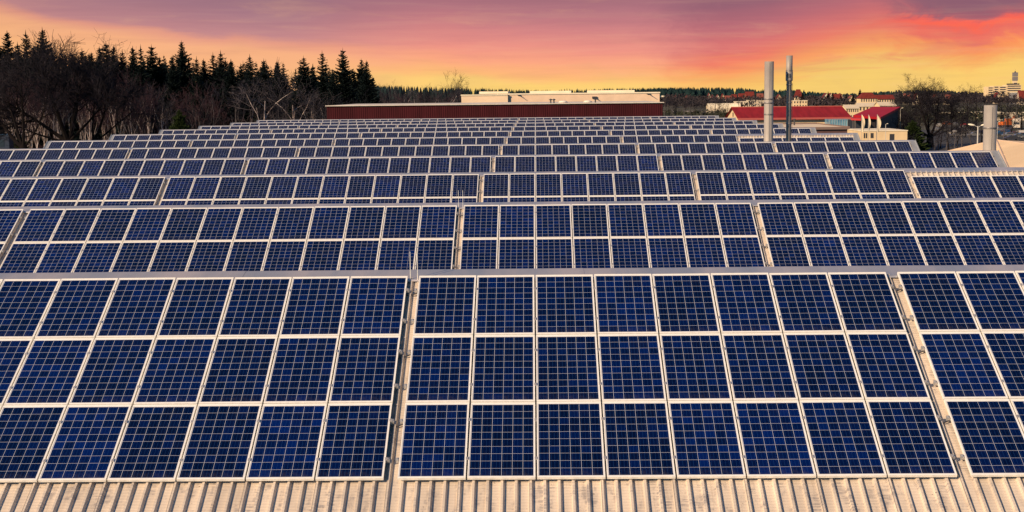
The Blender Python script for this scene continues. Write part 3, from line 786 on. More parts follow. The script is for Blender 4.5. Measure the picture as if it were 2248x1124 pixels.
def put_tree(name, meshes, x, Y, s, label, cat, group, rz=0, sxy=1.0):
    rt = empty(name, (x, Y, 0), rz, label, cat, group); rt.scale = (s*sxy, s*sxy, s)
    linked('trunk', meshes[0], rt); linked('crown', meshes[1], rt)
    return rt
sky_spruces = [(-8, 92, 2), (15, 65, 1), (38, 90, 4), (56, 64, 3), (73, 95, 0), (92, 57, 0), (112, 98, 5), (135, 108, 4), (158, 112, 1), (180, 104, 0), (200, 112, 5), (218, 99, 1), (232, 89, 2), (249, 97, 1), (268, 106, 3),
               (291, 99, 1), (308, 98, 4), (332, 95, 2), (350, 122, 5), (378, 118, 1), (398, 87, 5), (415, 132, 4), (431, 121, 3), (447, 127, 1), (467, 113, 4), (484, 108, 3), (507, 129, 1),
               (528, 137, 3), (548, 117, 4), (566, 152, 1), (579, 126, 0), (608, 130, 1), (628, 165, 3), (666, 120, 2), (686, 139, 3), (707, 109, 4), (730, 150, 0), (752, 103, 2), (776, 150, 1), (793, 127, 5), (804, 130, 1), (818, 165, 3)]
rg = random.Random(5); ns = len(sky_spruces)
for i, (px, py, v_) in enumerate(sky_spruces):
    Y = 262+rg.uniform(-9, 12)+max(0, (300-px))*.03
    p = at(px, py, Y); H = p.z
    k = min(i, ns-1-i); side = 'left' if i < ns/2 else 'right'
    put_tree('spruce_tree', spr[v_], p.x, Y, H/24.3, 'dark spruce against the sky, %s treetop from the %s end of the wood' % (ORD[k], side), 'spruce tree', 'spruces along the skyline of the wood',
             rg.uniform(0, 6.28), rg.uniform(1.2, 1.6))
p = at(393, 238, 222)
put_tree('spruce_tree', spr_green, p.x, 222, p.z/24.3, 'small bushy green spruce standing in front of the wood', 'spruce tree', None, 1.0, .92)
p = at(45, 300, 214); put_tree('spruce_tree', spr_green, p.x, 214, p.z/24.3, 'low green conifer beside the oak trunks at the left edge', 'spruce tree', None, 2.0, 1.5)
# wood interior (mass behind the front trees)
wi = MB(); base_cr = []
for sd_ in range(3):
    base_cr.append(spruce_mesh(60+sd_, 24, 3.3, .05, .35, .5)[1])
for i in range(210):
    px = rg.uniform(-60, 812); Y = rg.uniform(274, 335); pyt = 100+max(0, px-0)*.055+rg.uniform(2, 38)
    p = at(px, pyt, Y); s = p.z/24; cr = base_cr[i % 3]; n0 = len(wi.v); a = rg.uniform(0, 6.28); ca, sa = math.cos(a)*s*1.2, math.sin(a)*s*1.2
    wi.v += [(p.x+x_*ca-y_*sa, Y+x_*sa+y_*ca, z_*s) for (x_, y_, z_) in cr.v]; wi.f += [tuple(q+n0 for q in f) for f in cr.f]
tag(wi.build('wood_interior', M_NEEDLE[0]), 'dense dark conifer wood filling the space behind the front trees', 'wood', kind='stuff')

def bare_mesh(seed, H=14, spread=.5, levels=4, gnarl=.25, r0=.22, start=.3, twig=.022, up=.35, nchild=(3, 5), bend=None, mt=M_BARKG, mtw=M_TWIG, trunk_len=None):
    rg = random.Random(seed); tr = MB(); cr = MB()
    def grow(p, d, L, r, lv):
        seg = 4 if lv < levels else 2
        pts = [p]; q = p.copy(); dd = d.copy()
        for i in range(seg):
            g = Vector((rg.uniform(-1, 1), rg.uniform(-1, 1), rg.uniform(-1, 1)))*gnarl*(1 if lv else .35)
            dd = (dd+g+Vector((0, 0, up*.12 if lv else .1))).normalized(); q = q+dd*(L/seg); pts.append(q.copy())
        mb = tr if lv <= 1 else cr
        for i in range(seg):
            ra = r*(1-.75*i/seg); rb = r*(1-.75*(i+1)/seg); mb.tube(pts[i], pts[i+1], max(ra, twig*.6), max(rb, twig*.5), (6 if lv == 0 else 4) if lv <= 1 else 3)
        if lv >= levels: return
        nc = rg.randint(*nchild)+(2 if lv == 0 else 0)
        for c in range(nc):
            t = (start+(1-start)*(c+.5)/nc) if lv == 0 else rg.uniform(.25, 1)
            i = min(seg-1, int(t*seg)); b = pts[i].lerp(pts[i+1], t*seg-i)
            ax = (pts[i+1]-pts[i]).normalized(); sd = ax.cross(Vector((rg.uniform(-1, 1), rg.uniform(-1, 1), rg.uniform(-.6, .6)))).normalized()
            k = spread*rg.uniform(.7, 1.3); nd = (ax*(1-k*.6)+sd*k+Vector((0, 0, up*.4))).normalized()
            grow(b, nd, L*rg.uniform(.45, .68)*(1.05-.35*t if lv == 0 else 1), r*(1-.7*t)*.62, lv+1)
    L0 = trunk_len or H*.72
    if bend:
        for d, f_, rr in bend: grow(Vector((0, 0, 0)), Vector(d).normalized(), L0*f_, rr, 0)
    else: grow(Vector((0, 0, 0)), Vector((0, 0, 1)), L0, r0, 0)
    return tr, cr
def bm(tr, cr, mt, mtw): return (tr.mesh('trunk', mt), cr.mesh('crown', mtw))
def top_of(tr, cr):
    q = sorted(p[2] for p in cr.v); return q[int(len(q)*.985)]
bare = []
for sd_, kw in enumerate([dict(spread=.55), dict(spread=.8, start=.22), dict(spread=.45, start=.35), dict(spread=.7, start=.4, gnarl=.35)]):
    tr, cr = bare_mesh(100+sd_, 14, levels=4, nchild=(3, 5), twig=.019, **kw); bare.append((tr, cr, top_of(tr, cr)))
bgrey = [(bm(t, c, M_BARKG, M_TWIG), h) for t, c, h in bare]
bred = [(bm(t, c, M_BARKG, M_TWIGR), h) for t, c, h in bare]
bpale = [(bm(t, c, M_BIRCH, mat('pale twigs', (.085, .075, .090), .9, 0, .3, .6, spec=.06)), h) for t, c, h in bare]
bdark = [(bm(t, c, M_BARK, M_TWIGD), h) for t, c, h in bare]
birch = []
for sd_ in range(3):
    tr, cr = bare_mesh(200+sd_, 15, .38, 3, .16, .12, .45, .020, .5, (5, 7), trunk_len=13.2); birch.append((bm(tr, cr, M_BIRCH, M_TWIGR), top_of(tr, cr)))
def put_bare(lst, i, px, ytop, Y, label, group, name='bare_tree', cat='bare tree', sxy=1.0):
    (ms_, h) = lst[i % len(lst)]; p = at(px, ytop, Y)
    return put_tree(name, ms_, p.x, Y, p.z/h, label, cat, group, rg.uniform(0, 6.28), sxy)
# bare trees in front of the wood (photo x, top y)
front = [(515, 178, 'g', 0), (541, 170, 'g', 1), (571, 165, 'p', 1), (600, 205, 'g', 2), (622, 190, 'g', 0), (645, 180, 'p', 1), (668, 205, 'g', 3), (686, 200, 'p', 2), (708, 222, 'p', 0), (730, 212, 'g', 1),
         (758, 214, 'g', 2), (785, 216, 'g', 3), (461, 178, 'g', 2), (444, 200, 'r', 1), (489, 235, 'r', 3), (357, 186, 'p', 2), (430, 183, 'r', 0), (417, 215, 'r', 2), (380, 205, 'g', 0),
         (340, 215, 'r', 1), (325, 200, 'g', 3), (300, 190, 'g', 2), (282, 205, 'r', 0)]
for i, (px, py, kd, v_) in enumerate(sorted(front)):
    Y = 238+rg.uniform(-6, 8)
    lst = dict(g=bgrey, p=bpale, r=bred)[kd]; wd = dict(g='grey', p='pale-barked', r='reddish')[kd]
    put_bare(lst, v_, px, py, Y, '%s leafless tree at the wood edge, %s bare tree from the left there' % (wd, ORD[i]), 'bare trees along the wood edge')
for i, (px, py) in enumerate(((122, 84), (165, 88), (192, 98), (148, 108), (630, 140), (12, 122))):
    put_bare(bgrey, i, px, py, 256, 'leafless treetop showing among the spruce tops, %s from the left' % ORD[[1, 3, 4, 2, 5, 0][i]], 'bare trees among the spruces')
# birches with pale stems
bx_ = [10, 22, 31, 43, 55, 64, 70, 78, 88, 106, 114, 122, 128, 172, 181, 220, 236, 268, 304, 318, 96, 143, 190, 205, 258, 286]
for i, px in enumerate(sorted(bx_)):
    put_bare(birch, i, px, rg.uniform(150, 205), 230+rg.uniform(-6, 6), 'slim birch with pale stem in front of the dark wood, %s birch from the left' % ORD[i], 'birches in the thicket at left', 'birch_tree', 'birch tree', .9)
# thicket
th = MB(); rt_ = random.Random(9)
for i in range(9000):
    px = rt_.uniform(-40, 730); Y = rt_.uniform(241, 262); p = at(px, 300, Y); h = rt_.uniform(2.2, 6.5)*(1 if px < 470 else .5)
    w_ = rt_.uniform(.02, .05); x_, y_ = p.x, Y; tx = rt_.uniform(-.9, .9); a = rt_.uniform(0, 3.14)
    th.quad((x_-w_*math.cos(a), y_-w_*math.sin(a), 0), (x_+w_*math.cos(a), y_+w_*math.sin(a), 0), (x_+tx*.5+w_*.6, y_, h*.6), (x_+tx*.5-w_*.6, y_, h*.6))
    th.tri((x_+tx*.5-w_*.6, y_, h*.6), (x_+tx*.5+w_*.6, y_, h*.6), (x_+tx+rt_.uniform(-.4, .4), y_, h))
    for q in range(3):
        f_ = rt_.uniform(.3, .9); th.tri((x_+tx*.6*f_, y_, h*f_), (x_+tx*.6*f_, y_, h*f_+.06), (x_+tx*.6*f_+rt_.uniform(-1, 1)*.9, y_+rt_.uniform(-.5, .5), h*f_+rt_.uniform(.4, 1.1)))
tag(th.build('thicket', mat('thicket twigs', (.065, .040, .056), .9, 0, .5, .25, spec=.06)), 'reddish brown leafless thicket along the foot of the wood', 'thicket', kind='stuff')

# big dark oaks at the left
def oak(seed, px, fork_y, Y, bends, label, H, levels=5, nch=(4, 5), ytop=112, hw=11):
    tr, cr = bare_mesh(seed, H, .62, levels, .30, .5, .50, .045, .30, nch, bend=bends, trunk_len=H)
    p = at(px, fork_y, Y); rt = empty('oak_tree', (p.x, Y, 0), 0, label, 'oak tree')
    fz = (at(px, ytop, Y).z-p.z)/top_of(tr, cr); fx = hw/sorted(abs(q[0]) for q in cr.v)[int(len(cr.v)*.985)]
    for m_ in (tr, cr): m_.v = [(a*fx, b*fx, c*fz) for a, b, c in m_.v]
    tk = MB(); r = max(b[2] for b in bends)*1.35; tk.lathe([(r*1.5, 0), (r*1.1, 1), (r, p.z*.6), (r*1.05, p.z-.1), (r*.7, p.z+.5)], 10, cap=False)
    n0 = len(tk.v); tk.v += [(a, b, c+p.z-.1) for a, b, c in tr.v]; tk.f += [tuple(i+n0 for i in f) for f in tr.f]
    cr.v = [(a, b, c+p.z-.1) for a, b, c in cr.v]
    tk.build('trunk', M_BARK, rt); cr.build('crown', M_TWIGD, rt)
    return rt
oak(7, 150, 312, 201, [((-.95, .1, .75), .95, .38), ((-.35, -.2, 1), 1.1, .40), ((.25, .1, 1), 1.0, .34), ((.8, -.1, .75), .85, .28), ((-1.2, 0, .35), .8, .24), ((.1, .5, 1), .9, .3)],
    'huge dark spreading oak with low forking limbs at the left', 12.0, 3, (7, 9), 100, 12.5)
oak(19, 52, 326, 196, [((-.9, .1, .6), .9, .42), ((.1, 0, 1), 1.0, .3), ((-.5, .2, 1), 1, .34), ((.7, .1, .9), .8, .25)], 'dark thick-trunked oak leaning out of the left edge', 11.5, 3, (7, 9), 120, 8)
oak(23, 206, 310, 204, [((.35, 0, 1), .95, .26), ((.9, .1, .7), .9, .22), ((-.2, .1, 1), .9, .2)], 'smaller dark oak whose limbs arch right, behind the sixth roof row', 10.5, 3, (7, 9), 160, 8.5)

# lone bare tree and far woods
put_bare(bdark, 2, 1001, 157, 430, 'single tall thin bare tree rising above the wood left of the beige hall', None)
put_bare(bgrey, 0, 1016, 178, 450, 'shorter bare tree just right of the tall thin one', None)
for i in range(22):
    px = 828+i*8.4+rg.uniform(-3, 3)
    put_bare((bgrey, bred, bpale, bgrey)[i % 4], i, px, rg.uniform(186, 204), 400+rg.uniform(-25, 25), 'leafless tree before the far conifers left of the beige hall, %s in its row' % ORD[i],
             'bare trees left of the beige hall')
def cone_tree(mb, x, Y, H, r, rg):
    z0 = H*.1; nl_ = 6
    mb.tube((x, Y, 0), (x, Y, H*.3), .2, .15, 4)
    for j in range(nl_):
        t = j/nl_; zb = z0+(H-z0)*t*.93; zt_ = min(H, zb+(H-z0)*.32); rr = r*(1-t)**.8*rg.uniform(.8, 1.15); K = 7; n0 = len(mb.v); a0 = rg.uniform(0, 6)
        mb.v.append((x, Y, zt_ if j < nl_-1 else H))
        for i in range(K):
            q = rr*(1.2 if i % 2 else .6)*rg.uniform(.8, 1.2); a = a0+6.283*i/K; mb.v.append((x+q*math.cos(a), Y+q*math.sin(a), zb+rg.uniform(-.3, .3)*H*.03))
        for i in range(K): mb.f.append((n0, n0+1+i, n0+1+(i+1) % K))
def blob_tree(mb, x, Y, H, r, rg):
    for q in range(42):
        a = rg.uniform(0, 6.28); t = rg.random()**.5; zz = H*(.35+.6*rg.random()); rr = r*t*math.sqrt(max(.05, 1-((zz/H-.6)/.45)**2))
        c = Vector((x+rr*math.cos(a), Y+rr*math.sin(a), zz)); s = r*.28
        mb.tri(c+Vector((rg.uniform(-s, s), rg.uniform(-s, s), rg.uniform(-s, s))), c+Vector((rg.uniform(-s, s), rg.uniform(-s, s), rg.uniform(-s, s))), c+Vector((rg.uniform(-s, s), rg.uniform(-s, s), rg.uniform(-s, s))))
M_FAR = mat('far conifers', (.012, .030, .034), .85, 0, .35, .02, spec=.06)
M_FARB = mat('far bare wood', (.050, .042, .050), .9, 0, .4, .02, spec=.06)
fw = MB(); rf = random.Random(77)
edge = [(700, 560), (826, 610), (1000, 850), (1120, 1150), (1450, 1700)]
tops = [(700, 184), (826, 186), (900, 189), (1000, 192), (1080, 194), (1200, 197), (1290, 196.5), (1330, 194), (1460, 192)]
def interp(tab, x):
    for (a, b), (c_, d) in zip(tab[:-1], tab[1:]):
        if x <= c_: return b+(d-b)*(x-a)/(c_-a)
    return tab[-1][1]
for i in range(900):
    px = rf.uniform(700, 1460); Y = interp(edge, px)*rf.uniform(1.0, 1.15); top_ = interp(tops, px)+rf.gauss(0, 1.6)+1.2
    p = at(px, top_, Y); cone_tree(fw, p.x, Y, p.z, 2.3+Y*.0006, rf)
tag(fw.build('distant_wood', M_FAR), 'far band of dark conifers on the horizon left of and behind the beige hall', 'wood', kind='stuff')
fw = MB()
tops = [(1380, 195), (1430, 193), (1480, 191.5), (1560, 191), (1630, 193), (1665, 197.5), (1700, 196), (1760, 198), (1800, 203), (1850, 205), (1900, 203), (2000, 197), (2060, 198), (2160, 203), (2260, 204)]
for i in range(1500):
    px = rf.uniform(1380, 2300); Y = rf.uniform(1950, 2500); top_ = interp(tops, px)+rf.gauss(0, .9)+(Y < 2300)*rf.uniform(0, 9)
    p = at(px, top_, Y); cone_tree(fw, p.x, Y, max(6, p.z), 4.6, rf)
tag(fw.build('distant_forest', M_FAR), 'blue-green forest ridge along the horizon behind the village', 'forest', kind='stuff')
fw = MB()
for i in range(900):
    px = rf.uniform(1450, 2300); Y = rf.uniform(1150, 1900); top_ = 214+rf.gauss(0, 4)+(7 if Y < 1400 else 0)
    if px > 1960: top_ -= 8
    p = at(px, top_, Y); blob_tree(fw, p.x, Y, max(4, p.z), rf.uniform(4, 7), rf)
tag(fw.build('village_greenery', M_FARB), 'brownish leafless gardens and trees between the distant houses', 'trees', kind='stuff')
fw = MB()
for i in range(420):
    px = rf.uniform(1452, 2260); Y = rf.uniform(560, 780)
    if px > 1600 and px < 1950: continue
    p = at(px, 240, Y); blob_tree(fw, p.x, Y, rf.uniform(2, 5.5), rf.uniform(2, 4), rf)
tag(fw.build('hedge', mat('dark hedge', (.022, .026, .014), .9, 0, .4, .05)), 'dark scrubby hedges on the fields in front of the village', 'hedge', kind='stuff')
for i in range(20):
    px = 1458+i*7.2+rg.uniform(-3, 3); Y = rg.uniform(560, 820)
    put_bare((bgrey, bdark, bgrey)[i % 3], i, px, 208+rg.uniform(-4, 8)+(i > 9)*9, Y, 'grey leafless tree between beige hall and red roof, %s from the left' % ORD[i], 'bare trees right of the beige hall')
for i, px in enumerate((1622, 1671, 1712, 1758, 1790, 1826, 1846)):
    put_bare((bgrey, bred)[i % 2], i, px, 206+rg.uniform(-4, 8), 900+rg.uniform(-60, 200), 'leafless tree rising behind the long red roof, %s from the left' % ORD[i], 'bare trees behind the long red roof')
for i, (px, py) in enumerate(((1762, 203), (1818, 200), (1828, 203), (1846, 205), (1858, 206), (1888, 195), (1873, 205), (1990, 205))):
    Y = 1250; p = at(px, py, Y)
    put_tree('spruce_tree', spr[i % 6], p.x, Y, p.z/24.3, 'dark distant conifer among the village houses, %s from the left' % ORD[[0, 1, 2, 3, 5, 6, 4, 7][i]], 'spruce tree', 'conifers in the village', i, 1.5)

# right-hand oak and the copse round it
def oak_right():
    tr, cr = bare_mesh(57, 9, .7, 4, .32, .4, .25, .030, .35, (5, 7), bend=[((-.9, 0, .8), 1, .34), ((-.3, .2, 1), 1.15, .38), ((.35, -.1, 1), 1.15, .36), ((.95, .1, .8), 1.0, .34), ((0, .6, 1), 1.05, .3), ((-1.1, .1, .3), .8, .24), ((1.1, .1, .3), .8, .24)], trunk_len=10.5)
    fx = 11.0/sorted(abs(q[0]) for q in cr.v)[int(len(cr.v)*.985)]
    for m_ in (tr, cr): m_.v = [(a*fx, b*fx, c) for a, b, c in m_.v]
    Y = 352; p = at(2042, 300, Y); rt = empty('oak_tree', (p.x, Y, 0), 0, 'broad dark leafless oak with thick trunk at right, above the beige roof', 'oak tree')
    h = top_of(tr, cr); zt_ = at(2042, 182, Y).z; zf_ = 2.6; s = (zt_-zf_)/h
    tk = MB(); tk.lathe([(1.3, 0), (.95, .8), (.85, 2), (.8, zf_), (.5, zf_+.6)], 12, cap=False)
    n0 = len(tk.v); tk.v += [(a, b, c*s+zf_-.1) for a, b, c in tr.v]; tk.f += [tuple(i+n0 for i in f) for f in tr.f]
    cr.v = [(a, b, c*s+zf_-.1) for a, b, c in cr.v]
    tk.build('trunk', M_BARK, rt); cr.build('crown', M_TWIGD, rt)
oak_right()
cop = [(1972, 250, 330), (1990, 262, 325), (2012, 258, 335), (2006, 205, 420), (1985, 215, 400), (2066, 262, 345), (2092, 196, 430), (2112, 208, 460), (2128, 188, 470), (2146, 186, 480), (2163, 205, 490), (2180, 207, 500), (2200, 212, 520), (2216, 206, 480),
       (2232, 214, 520), (2246, 204, 450), (2085, 250, 330), (2104, 268, 310), (2060, 280, 300), (1976, 285, 275), (2000, 290, 280), (2220, 240, 420), (2205, 235, 400), (2120, 240, 420), (2078, 262, 300), (2096, 272, 290), (2112, 262, 330), (2135, 262, 340), (2156, 258, 330), (2050, 290, 270)]
for i, (px, py, Y) in enumerate(sorted(cop)):
    put_bare((bdark, bgrey, bdark)[i % 3], i, px, py, Y, 'leafless tree of the copse around the right-hand oak, %s from the left' % ORD[i], 'bare copse around the right oak', sxy=1.35)
p = at(2004, 262, 318); put_tree('spruce_tree', spr_green, p.x, 318, p.z/24.3, 'dark green conifer low beside the right-hand oak', 'spruce tree', None, .3, 1.5)

# ------------------------------------------------------------------ village, town
vl = [  # px, base-ish width px, wall h, roof h, Y, wall, tile, style
    (1483, 9, 5, 5, 1650, 2, 1, 'y'), (1508, 9, 5, 5, 1650, 2, 1, 'y'), (1556, 9, 6, 6, 1600, 1, 0, 'y'), (1564, 8, 5, 5, 1640, 1, 0, 'y'), (1575, 10, 5, 5, 1620, 1, 1, 'y'), (1586, 9, 5, 6, 1600, 2, 0, 'y'),
    (1598, 14, 5, 4, 1560, 1, 1, 'x'), (1611, 10, 5, 5, 1660, 2, 0, 'x'), (1628, 14, 6, 5, 1700, 2, 0, 'x'), (1645, 18, 7, 6, 1680, 2, 0, 'x'), (1668, 13, 6, 5, 1600, 1, 1, 'x'),
    (1709, 12, 5, 5, 1600, 2, 0, 'y'), (1752, 14, 8, 7, 1480, 0, 0, 'h'), (1812, 15, 6, 5, 1500, 1, 0, 'y'), (1822, 14, 6, 5, 1460, 1, 0, 'y'), (1837, 18, 5, 5, 1420, 0, 0, 'x'), (1843, 14, 5, 5, 1750, 1, 1, 'y'),
    (1868, 22, 4, 5, 1300, 0, 1, 'y'), (2187, 9, 4, 6, 1300, 1, 0, 'y'), (2243, 16, 5, 7, 1200, 1, 0, 'x'), (1990, 12, 5, 5, 1350, 1, 1, 'x'), (2010, 9, 5, 5, 1300, 1, 0, 'y'), (2052, 10, 5, 4, 1300, 1, 1, 'y'), (2080, 10, 5, 4, 1250, 1, 1, 'x')]
for i, (px, wp, hw, hr, Y, a, b, st) in enumerate(sorted(vl)):
    p = at(px, 225, Y); w_ = wp*Y/F
    house('village_house', p.x, Y, w_, max(8, w_*.8), hw, hr, 0, M_RENDER[a], M_TILE[b], '%s house with %s roof in the distant village, %s from the left' % (('yellow', 'white', 'ochre')[a], ('red', 'brownish')[b], ORD[i]),
          'house', 'distant village houses', axis='y' if st == 'y' else 'x', nw=2 if st == 'y' else 3, hip=.5 if st == 'h' else 0)
# white apartment rows behind the red roof
for i, (pa_, pb_, yt, Y) in enumerate(((1613, 1641, 223.5, 1200), (1641, 1663, 220.5, 1220), (1664, 1680, 221.5, 1180), (1739, 1769, 221, 1150))):
    p = at((pa_+pb_)/2, yt, Y)
    house('apartment_block', p.x, Y, (pb_-pa_)*Y/F, 12, p.z, 0, 0, M_RENDER[1 if i < 3 else 0], M_CREAM, 'pale flat-roofed block peeping over the long red roof, %s from the left' % ORD[i], 'apartment block',
          'pale blocks behind the red roof', flat=True, nw=5, storeys=2)
# big yellow house with hipped red roof, and its wing
p = at(1905, 226, 800); zt_ = at(1905, 215, 800).z; zr_ = at(1903, 203, 800).z
house('villa', at(1903, 220, 800).x, 800, 36*800/F, 10, zt_, zr_-zt_, 0, M_RENDER[0], M_TILE[0], 'large yellow house with steep hipped red roof right of the chimneys', 'villa', None, nw=7, storeys=3, hip=.55)
zt_ = at(1940, 217, 810).z; zr_ = at(1940, 208.5, 810).z
house('villa_wing', at(1941, 220, 810).x, 812, 38*810/F, 9, zt_, zr_-zt_, 0, M_RENDER[0], M_TILE[0], 'long wing with red roof right of the large yellow house', 'house', None, nw=7, storeys=3)
for i, (pa_, pb_, yt, Y) in enumerate(((1880, 1925, 226, 700), (1926, 1960, 224, 690), (1852, 1880, 230, 680))):
    zt_ = at(pa_, yt, Y).z; house('terrace_house', at((pa_+pb_)/2, yt, Y).x, Y, (pb_-pa_)*Y/F, 9, zt_-1.6, 1.6, .05, M_RENDER[0], M_RENDER[1], 'cream low-pitched building below the large yellow house, %s' % ('in the middle', 'at right', 'at left')[i],
          'building', 'cream buildings below the villa', nw=6, storeys=2, axis='x')
# apartment block and tower on the right horizon
Y = 1500; p = at(2201, 204, Y); zt_ = at(2201, 185, Y).z
ab = empty('apartment_block', (p.x, Y, 0), 0, 'stepped cream apartment block on the right horizon', 'apartment block')
m = Y/F
for i, (xa_, xe_, yt) in enumerate(((-36, -24, 190), (-23.5, -12, 188.5), (-11.5, 4, 189), (4.5, 36, 186.5))):
    k = MB(); zz_ = at(2201, yt, Y).z; k.box(xa_*m, xe_*m, -6, 8, 0, zz_); k.build('wall', M_RENDER[0], ab)
    for s in range(1, 5):
        k = MB(); zc = zz_-s*2.3+.4; k.box(xa_*m+.8, xe_*m-.8, -6.05, -5.9, zc, zc+1.1); k.build('window', M_WIN, ab)
k = MB()
for xx in (8, 12, 16, 20, 24, 31): k.box(xx*m, xx*m+1.3, -3, 0, at(2201, 186.5, Y).z, at(2201, 183.5, Y).z)
k.build('chimney_pot', M_DARK, ab)
k = MB(); k.tube((17*m, 0, 40*0+at(2201, 186, Y).z), (17*m, 0, at(2201, 174, Y).z), .12, .08, 5); k.build('antenna', M_DARK, ab)
p = at(2227.5, 200, Y+60); tw = empty('tower', (p.x, Y+60, 0), 0, 'slim cream tower with a dark grey top on the right horizon', 'tower')
m2 = (Y+60)/F; z1 = at(2227, 177, Y+60).z; z2 = at(2227, 159, Y+60).z
k = MB(); k.box(-4.2*m2, 4.2*m2, -2, 2, 0, z1); k.build('shaft', M_RENDER[0], tw)
k = MB(); k.box(-4.8*m2, 4.8*m2, -2.3, 2.3, z1+.003, (z1+z2)/2-.3); k.box(-4.8*m2, 4.8*m2, -2.3, 2.3, (z1+z2)/2, z2); k.build('belfry', mat('grey cladding', (.16, .15, .16), .6), tw)
k = MB(); k.lathe([(1.2, z2), (.5, z2+1.2), (.08, z2+1.4), (.05, z2+4)], 8); k.build('spire', M_DARK, tw)
k = MB(); k.box(-1.6, 1.6, -2.06, -1.9, z1-5.5, z1-2.5); k.build('window', M_WIN, tw)
# low grey hall far right
p = at(2235, 206, 1250); house('grey_hall', p.x+8, 1250, 26, 14, at(2235, 203.5, 1250).z, 0, 0, mat('grey render', (.22, .22, .24), .7, 0, .1, .5), M_CREAM, 'low grey hall below the tower at the right edge', 'hall', flat=True, nw=5, storeys=2)
p = at(2230, 240, 640); house('long_shed', p.x, 640, 22, 9, 3.2, 0, 0, M_RENDER[1], M_CREAM, 'long pale shed at the right edge behind the car yard', 'shed', flat=True, nw=3, storeys=1)
p = at(2130, 235, 700); house('long_shed', p.x, 700, 30, 9, 2.6, 0, 0, M_RENDER[1], M_CREAM, 'long pale shed seen through the copse right of the oak', 'shed', flat=True, nw=3, storeys=1)
# pale road strip in the fields
a0, a1 = at(1506, 239, 1000), at(1600, 234.5, 1000)
g = MB(); g.quad((a0.x-40, 1000, .008), (a1.x+60, 1000, .008), (a1.x+60, 1040, .008), (a0.x-40, 1040, .008)); tag(g.build('country_road', mat('pale road', (.38, .30, .25), .8, 0, .2, .02)), 'pale country road across the fields', kind='structure')
rt = empty('field_barn', (at(1588, 234, 950).x, 950, 0), 0, 'long low white greenhouse on the field left of the red roof', 'greenhouse')
k = MB(); N = 8
for j in range(N):
    a_, b_ = math.pi*j/N, math.pi*(j+1)/N
    k.quad((-11, -4*math.cos(a_), 3.2*math.sin(a_)+3), (11, -4*math.cos(a_), 3.2*math.sin(a_)+3), (11, -4*math.cos(b_), 3.2*math.sin(b_)+3), (-11, -4*math.cos(b_), 3.2*math.sin(b_)+3))
k.build('roof', M_CREAM, rt); k = MB(); k.box(-11, 11, -4, 4, 0, 3); k.build('wall', M_RENDER[1], rt)

# ------------------------------------------------------------------ vehicles
def car_mesh():
    b = MB(); prof = [(-2.1, .35), (-2.15, .75), (-1.9, .9), (-1.35, .95), (-.85, 1.42), (.55, 1.45), (1.2, .98), (1.95, .88), (2.15, .65), (2.1, .35)]
    w2 = .86
    for (a, c_) in zip(prof[:-1], prof[1:]): b.quad((a[0], -w2, a[1]), (c_[0], -w2, c_[1]), (c_[0], w2, c_[1]), (a[0], w2, a[1]))
    b.poly([(x_, -w2, z_) for x_, z_ in prof][::-1]); b.poly([(x_, w2, z_) for x_, z_ in prof]); b.quad((-2.1, -w2, .35), (-2.1, w2, .35), (2.1, w2, .35), (2.1, -w2, .35))
    wns = []
    for s in (-1, 1):
        wn = MB(); wn.poly([(-1.2, s*(w2+.01), 1.0), (-.8, s*(w2+.01), 1.36), (.5, s*(w2+.01), 1.38), (1.0, s*(w2+.01), 1.0)][::s]); wns.append(wn.mesh('window', M_WIN))
    wh = MB()
    for k_ in range(1): wh.lathe([(.05, -.1), (.32, -.1), (.32, .1), (.05, .1)], 12)
    wh.v = [(x_, z_, y_) for x_, y_, z_ in wh.v]
    return b, wns, wh.mesh('wheel', M_DARK)
cb_, cw_, cwh = car_mesh()
carcols = dict(red=(.45, .02, .02), white=(.42, .40, .38), blue=(.015, .045, .11), silver=(.14, .14, .15), dark=(.03, .03, .04), orange=(.45, .12, .02))
carm = {k_: cb_.mesh('body', mat(k_+' paint', v_, .3, .1, coat=.5)) for k_, v_ in carcols.items()}
cars = [(2062, 279, 'white'), (2078, 275, 'orange'), (2098, 277, 'silver'), (2117, 279, 'red'), (2118, 283, 'white'), (2092, 296, 'white'), (2102, 301, 'silver'), (2122, 293, 'silver'), (2132, 286, 'dark'), (2108, 289, 'dark'),
        (2200, 297, 'blue'), (2208, 294, 'blue'), (2216, 301, 'silver'), (2228, 300, 'dark'), (2240, 296, 'white'), (2213, 289, 'dark'), (2197, 288, 'silver'), (2234, 305, 'silver'), (2245, 302, 'blue'), (2222, 308, 'dark'), (2140, 300, 'silver'), (2150, 296, 'dark'), (2054, 288, 'silver')]
for i, (px, py, c_) in enumerate(sorted(cars)):
    d = at(px, py, 100)-Vector((CX, 0, CH)); Y = 100*(CH)/(-d.z); p = at(px, py, Y)
    rt = empty('parked_car', (p.x, Y, 0), rg.choice((0, .1, 1.5, 1.6, 3.1)), '%s car on the yard behind the right-hand oak, %s car from the left' % (c_, ORD[i]), 'car', 'cars parked on the yard at right')
    linked('body', carm[c_], rt); [linked('window', m_, rt) for m_ in cw_]
    for wx in (-1.35, 1.35):
        for wy in (-.8, .8): linked('wheel', cwh, rt, (wx, wy, .32))
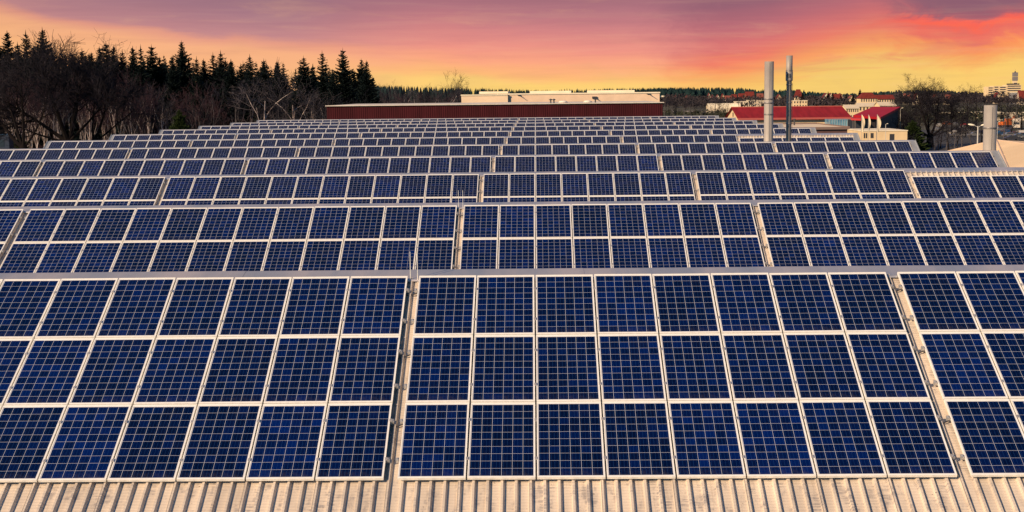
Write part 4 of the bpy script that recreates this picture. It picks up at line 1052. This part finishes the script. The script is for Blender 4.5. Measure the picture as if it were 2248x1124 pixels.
# orange machine and white lorry
p = at(2205, 291, 400); Yv = 520
p = at(2206, 288, Yv); rt = empty('orange_excavator', (p.x, Yv, 0), .4, 'orange excavator between parked cars right of the short chimney', 'excavator')
k = MB(); k.box(-2, 2, -1.2, 1.2, 1.0, 2.2); k.box(-.2, 1.6, -1.0, 0, 2.2, 3.3); k.build('body', mat('orange machine', (.45, .10, .015), .5), rt)
k = MB(); k.box(-2.1, 2.1, -1.5, -.9, 0, .95); k.box(-2.1, 2.1, .9, 1.5, 0, .95); k.build('track', M_DARK, rt)
k = MB(); k.tube((1.8, 0, 1.8), (4.0, 0, 4.0), .22, .2, 6, True); k.tube((4.0, 0, 4.0), (5.4, 0, 1.8), .18, .15, 6, True); k.box(5.0, 5.9, -.5, .5, 1.0, 1.8); k.build('arm', mat('orange machine', (0, 0, 0)), rt)
p = at(2231, 288, 500); rt = empty('white_lorry', (p.x, 500, 0), -.3, 'white box lorry standing among the parked cars at the right edge', 'lorry')
k = MB(); k.box(-1.3, 1.3, 0, 6, 1.0, 3.6); k.build('cargo_box', mat('lorry white', (.50, .44, .38), .6), rt)
k = MB(); k.box(-1.15, 1.15, -1.9, -.15, .6, 2.7); k.build('cab', mat('lorry white', (0, 0, 0)), rt)
k = MB(); k.box(-1.0, 1.0, -1.93, -1.85, 1.7, 2.5); k.build('windscreen', M_WIN, rt)
for wx in (-1.05, 1.05):
    for wy in (-1.1, 4.6): o = linked('wheel', cwh, rt, (wx, wy, .45)); o.rotation_euler = (0, 0, math.pi/2); o.scale = (1.4, 1.4, 1.4)
# blue container at the left edge
p = at(4, 296, 208); rt = empty('blue_container', (p.x, 208, 0), .1, 'shaded blue site cabin half hidden at the left edge below the oak', 'site cabin')
zt_ = at(4, 296, 208).z; k = MB(); k.box(-2.4, 1.3, -1.2, 1.2, 0, zt_); k.build('body', mat('blue cabin', (.004, .018, .06), .6, 0, .3, 1), rt)  # the oak's shadow is put into this dark body colour
k = MB(); k.box(-.5, .6, -1.24, -1.18, zt_-1.7, zt_-.7); k.build('window', mat('cabin window', (.02, .03, .05), .2), rt)
k = MB(); k.box(-2.45, 1.35, -1.25, 1.25, zt_+.003, zt_+.12); k.build('roof', mat('blue cabin roof', (.02, .07, .17), .5), rt)
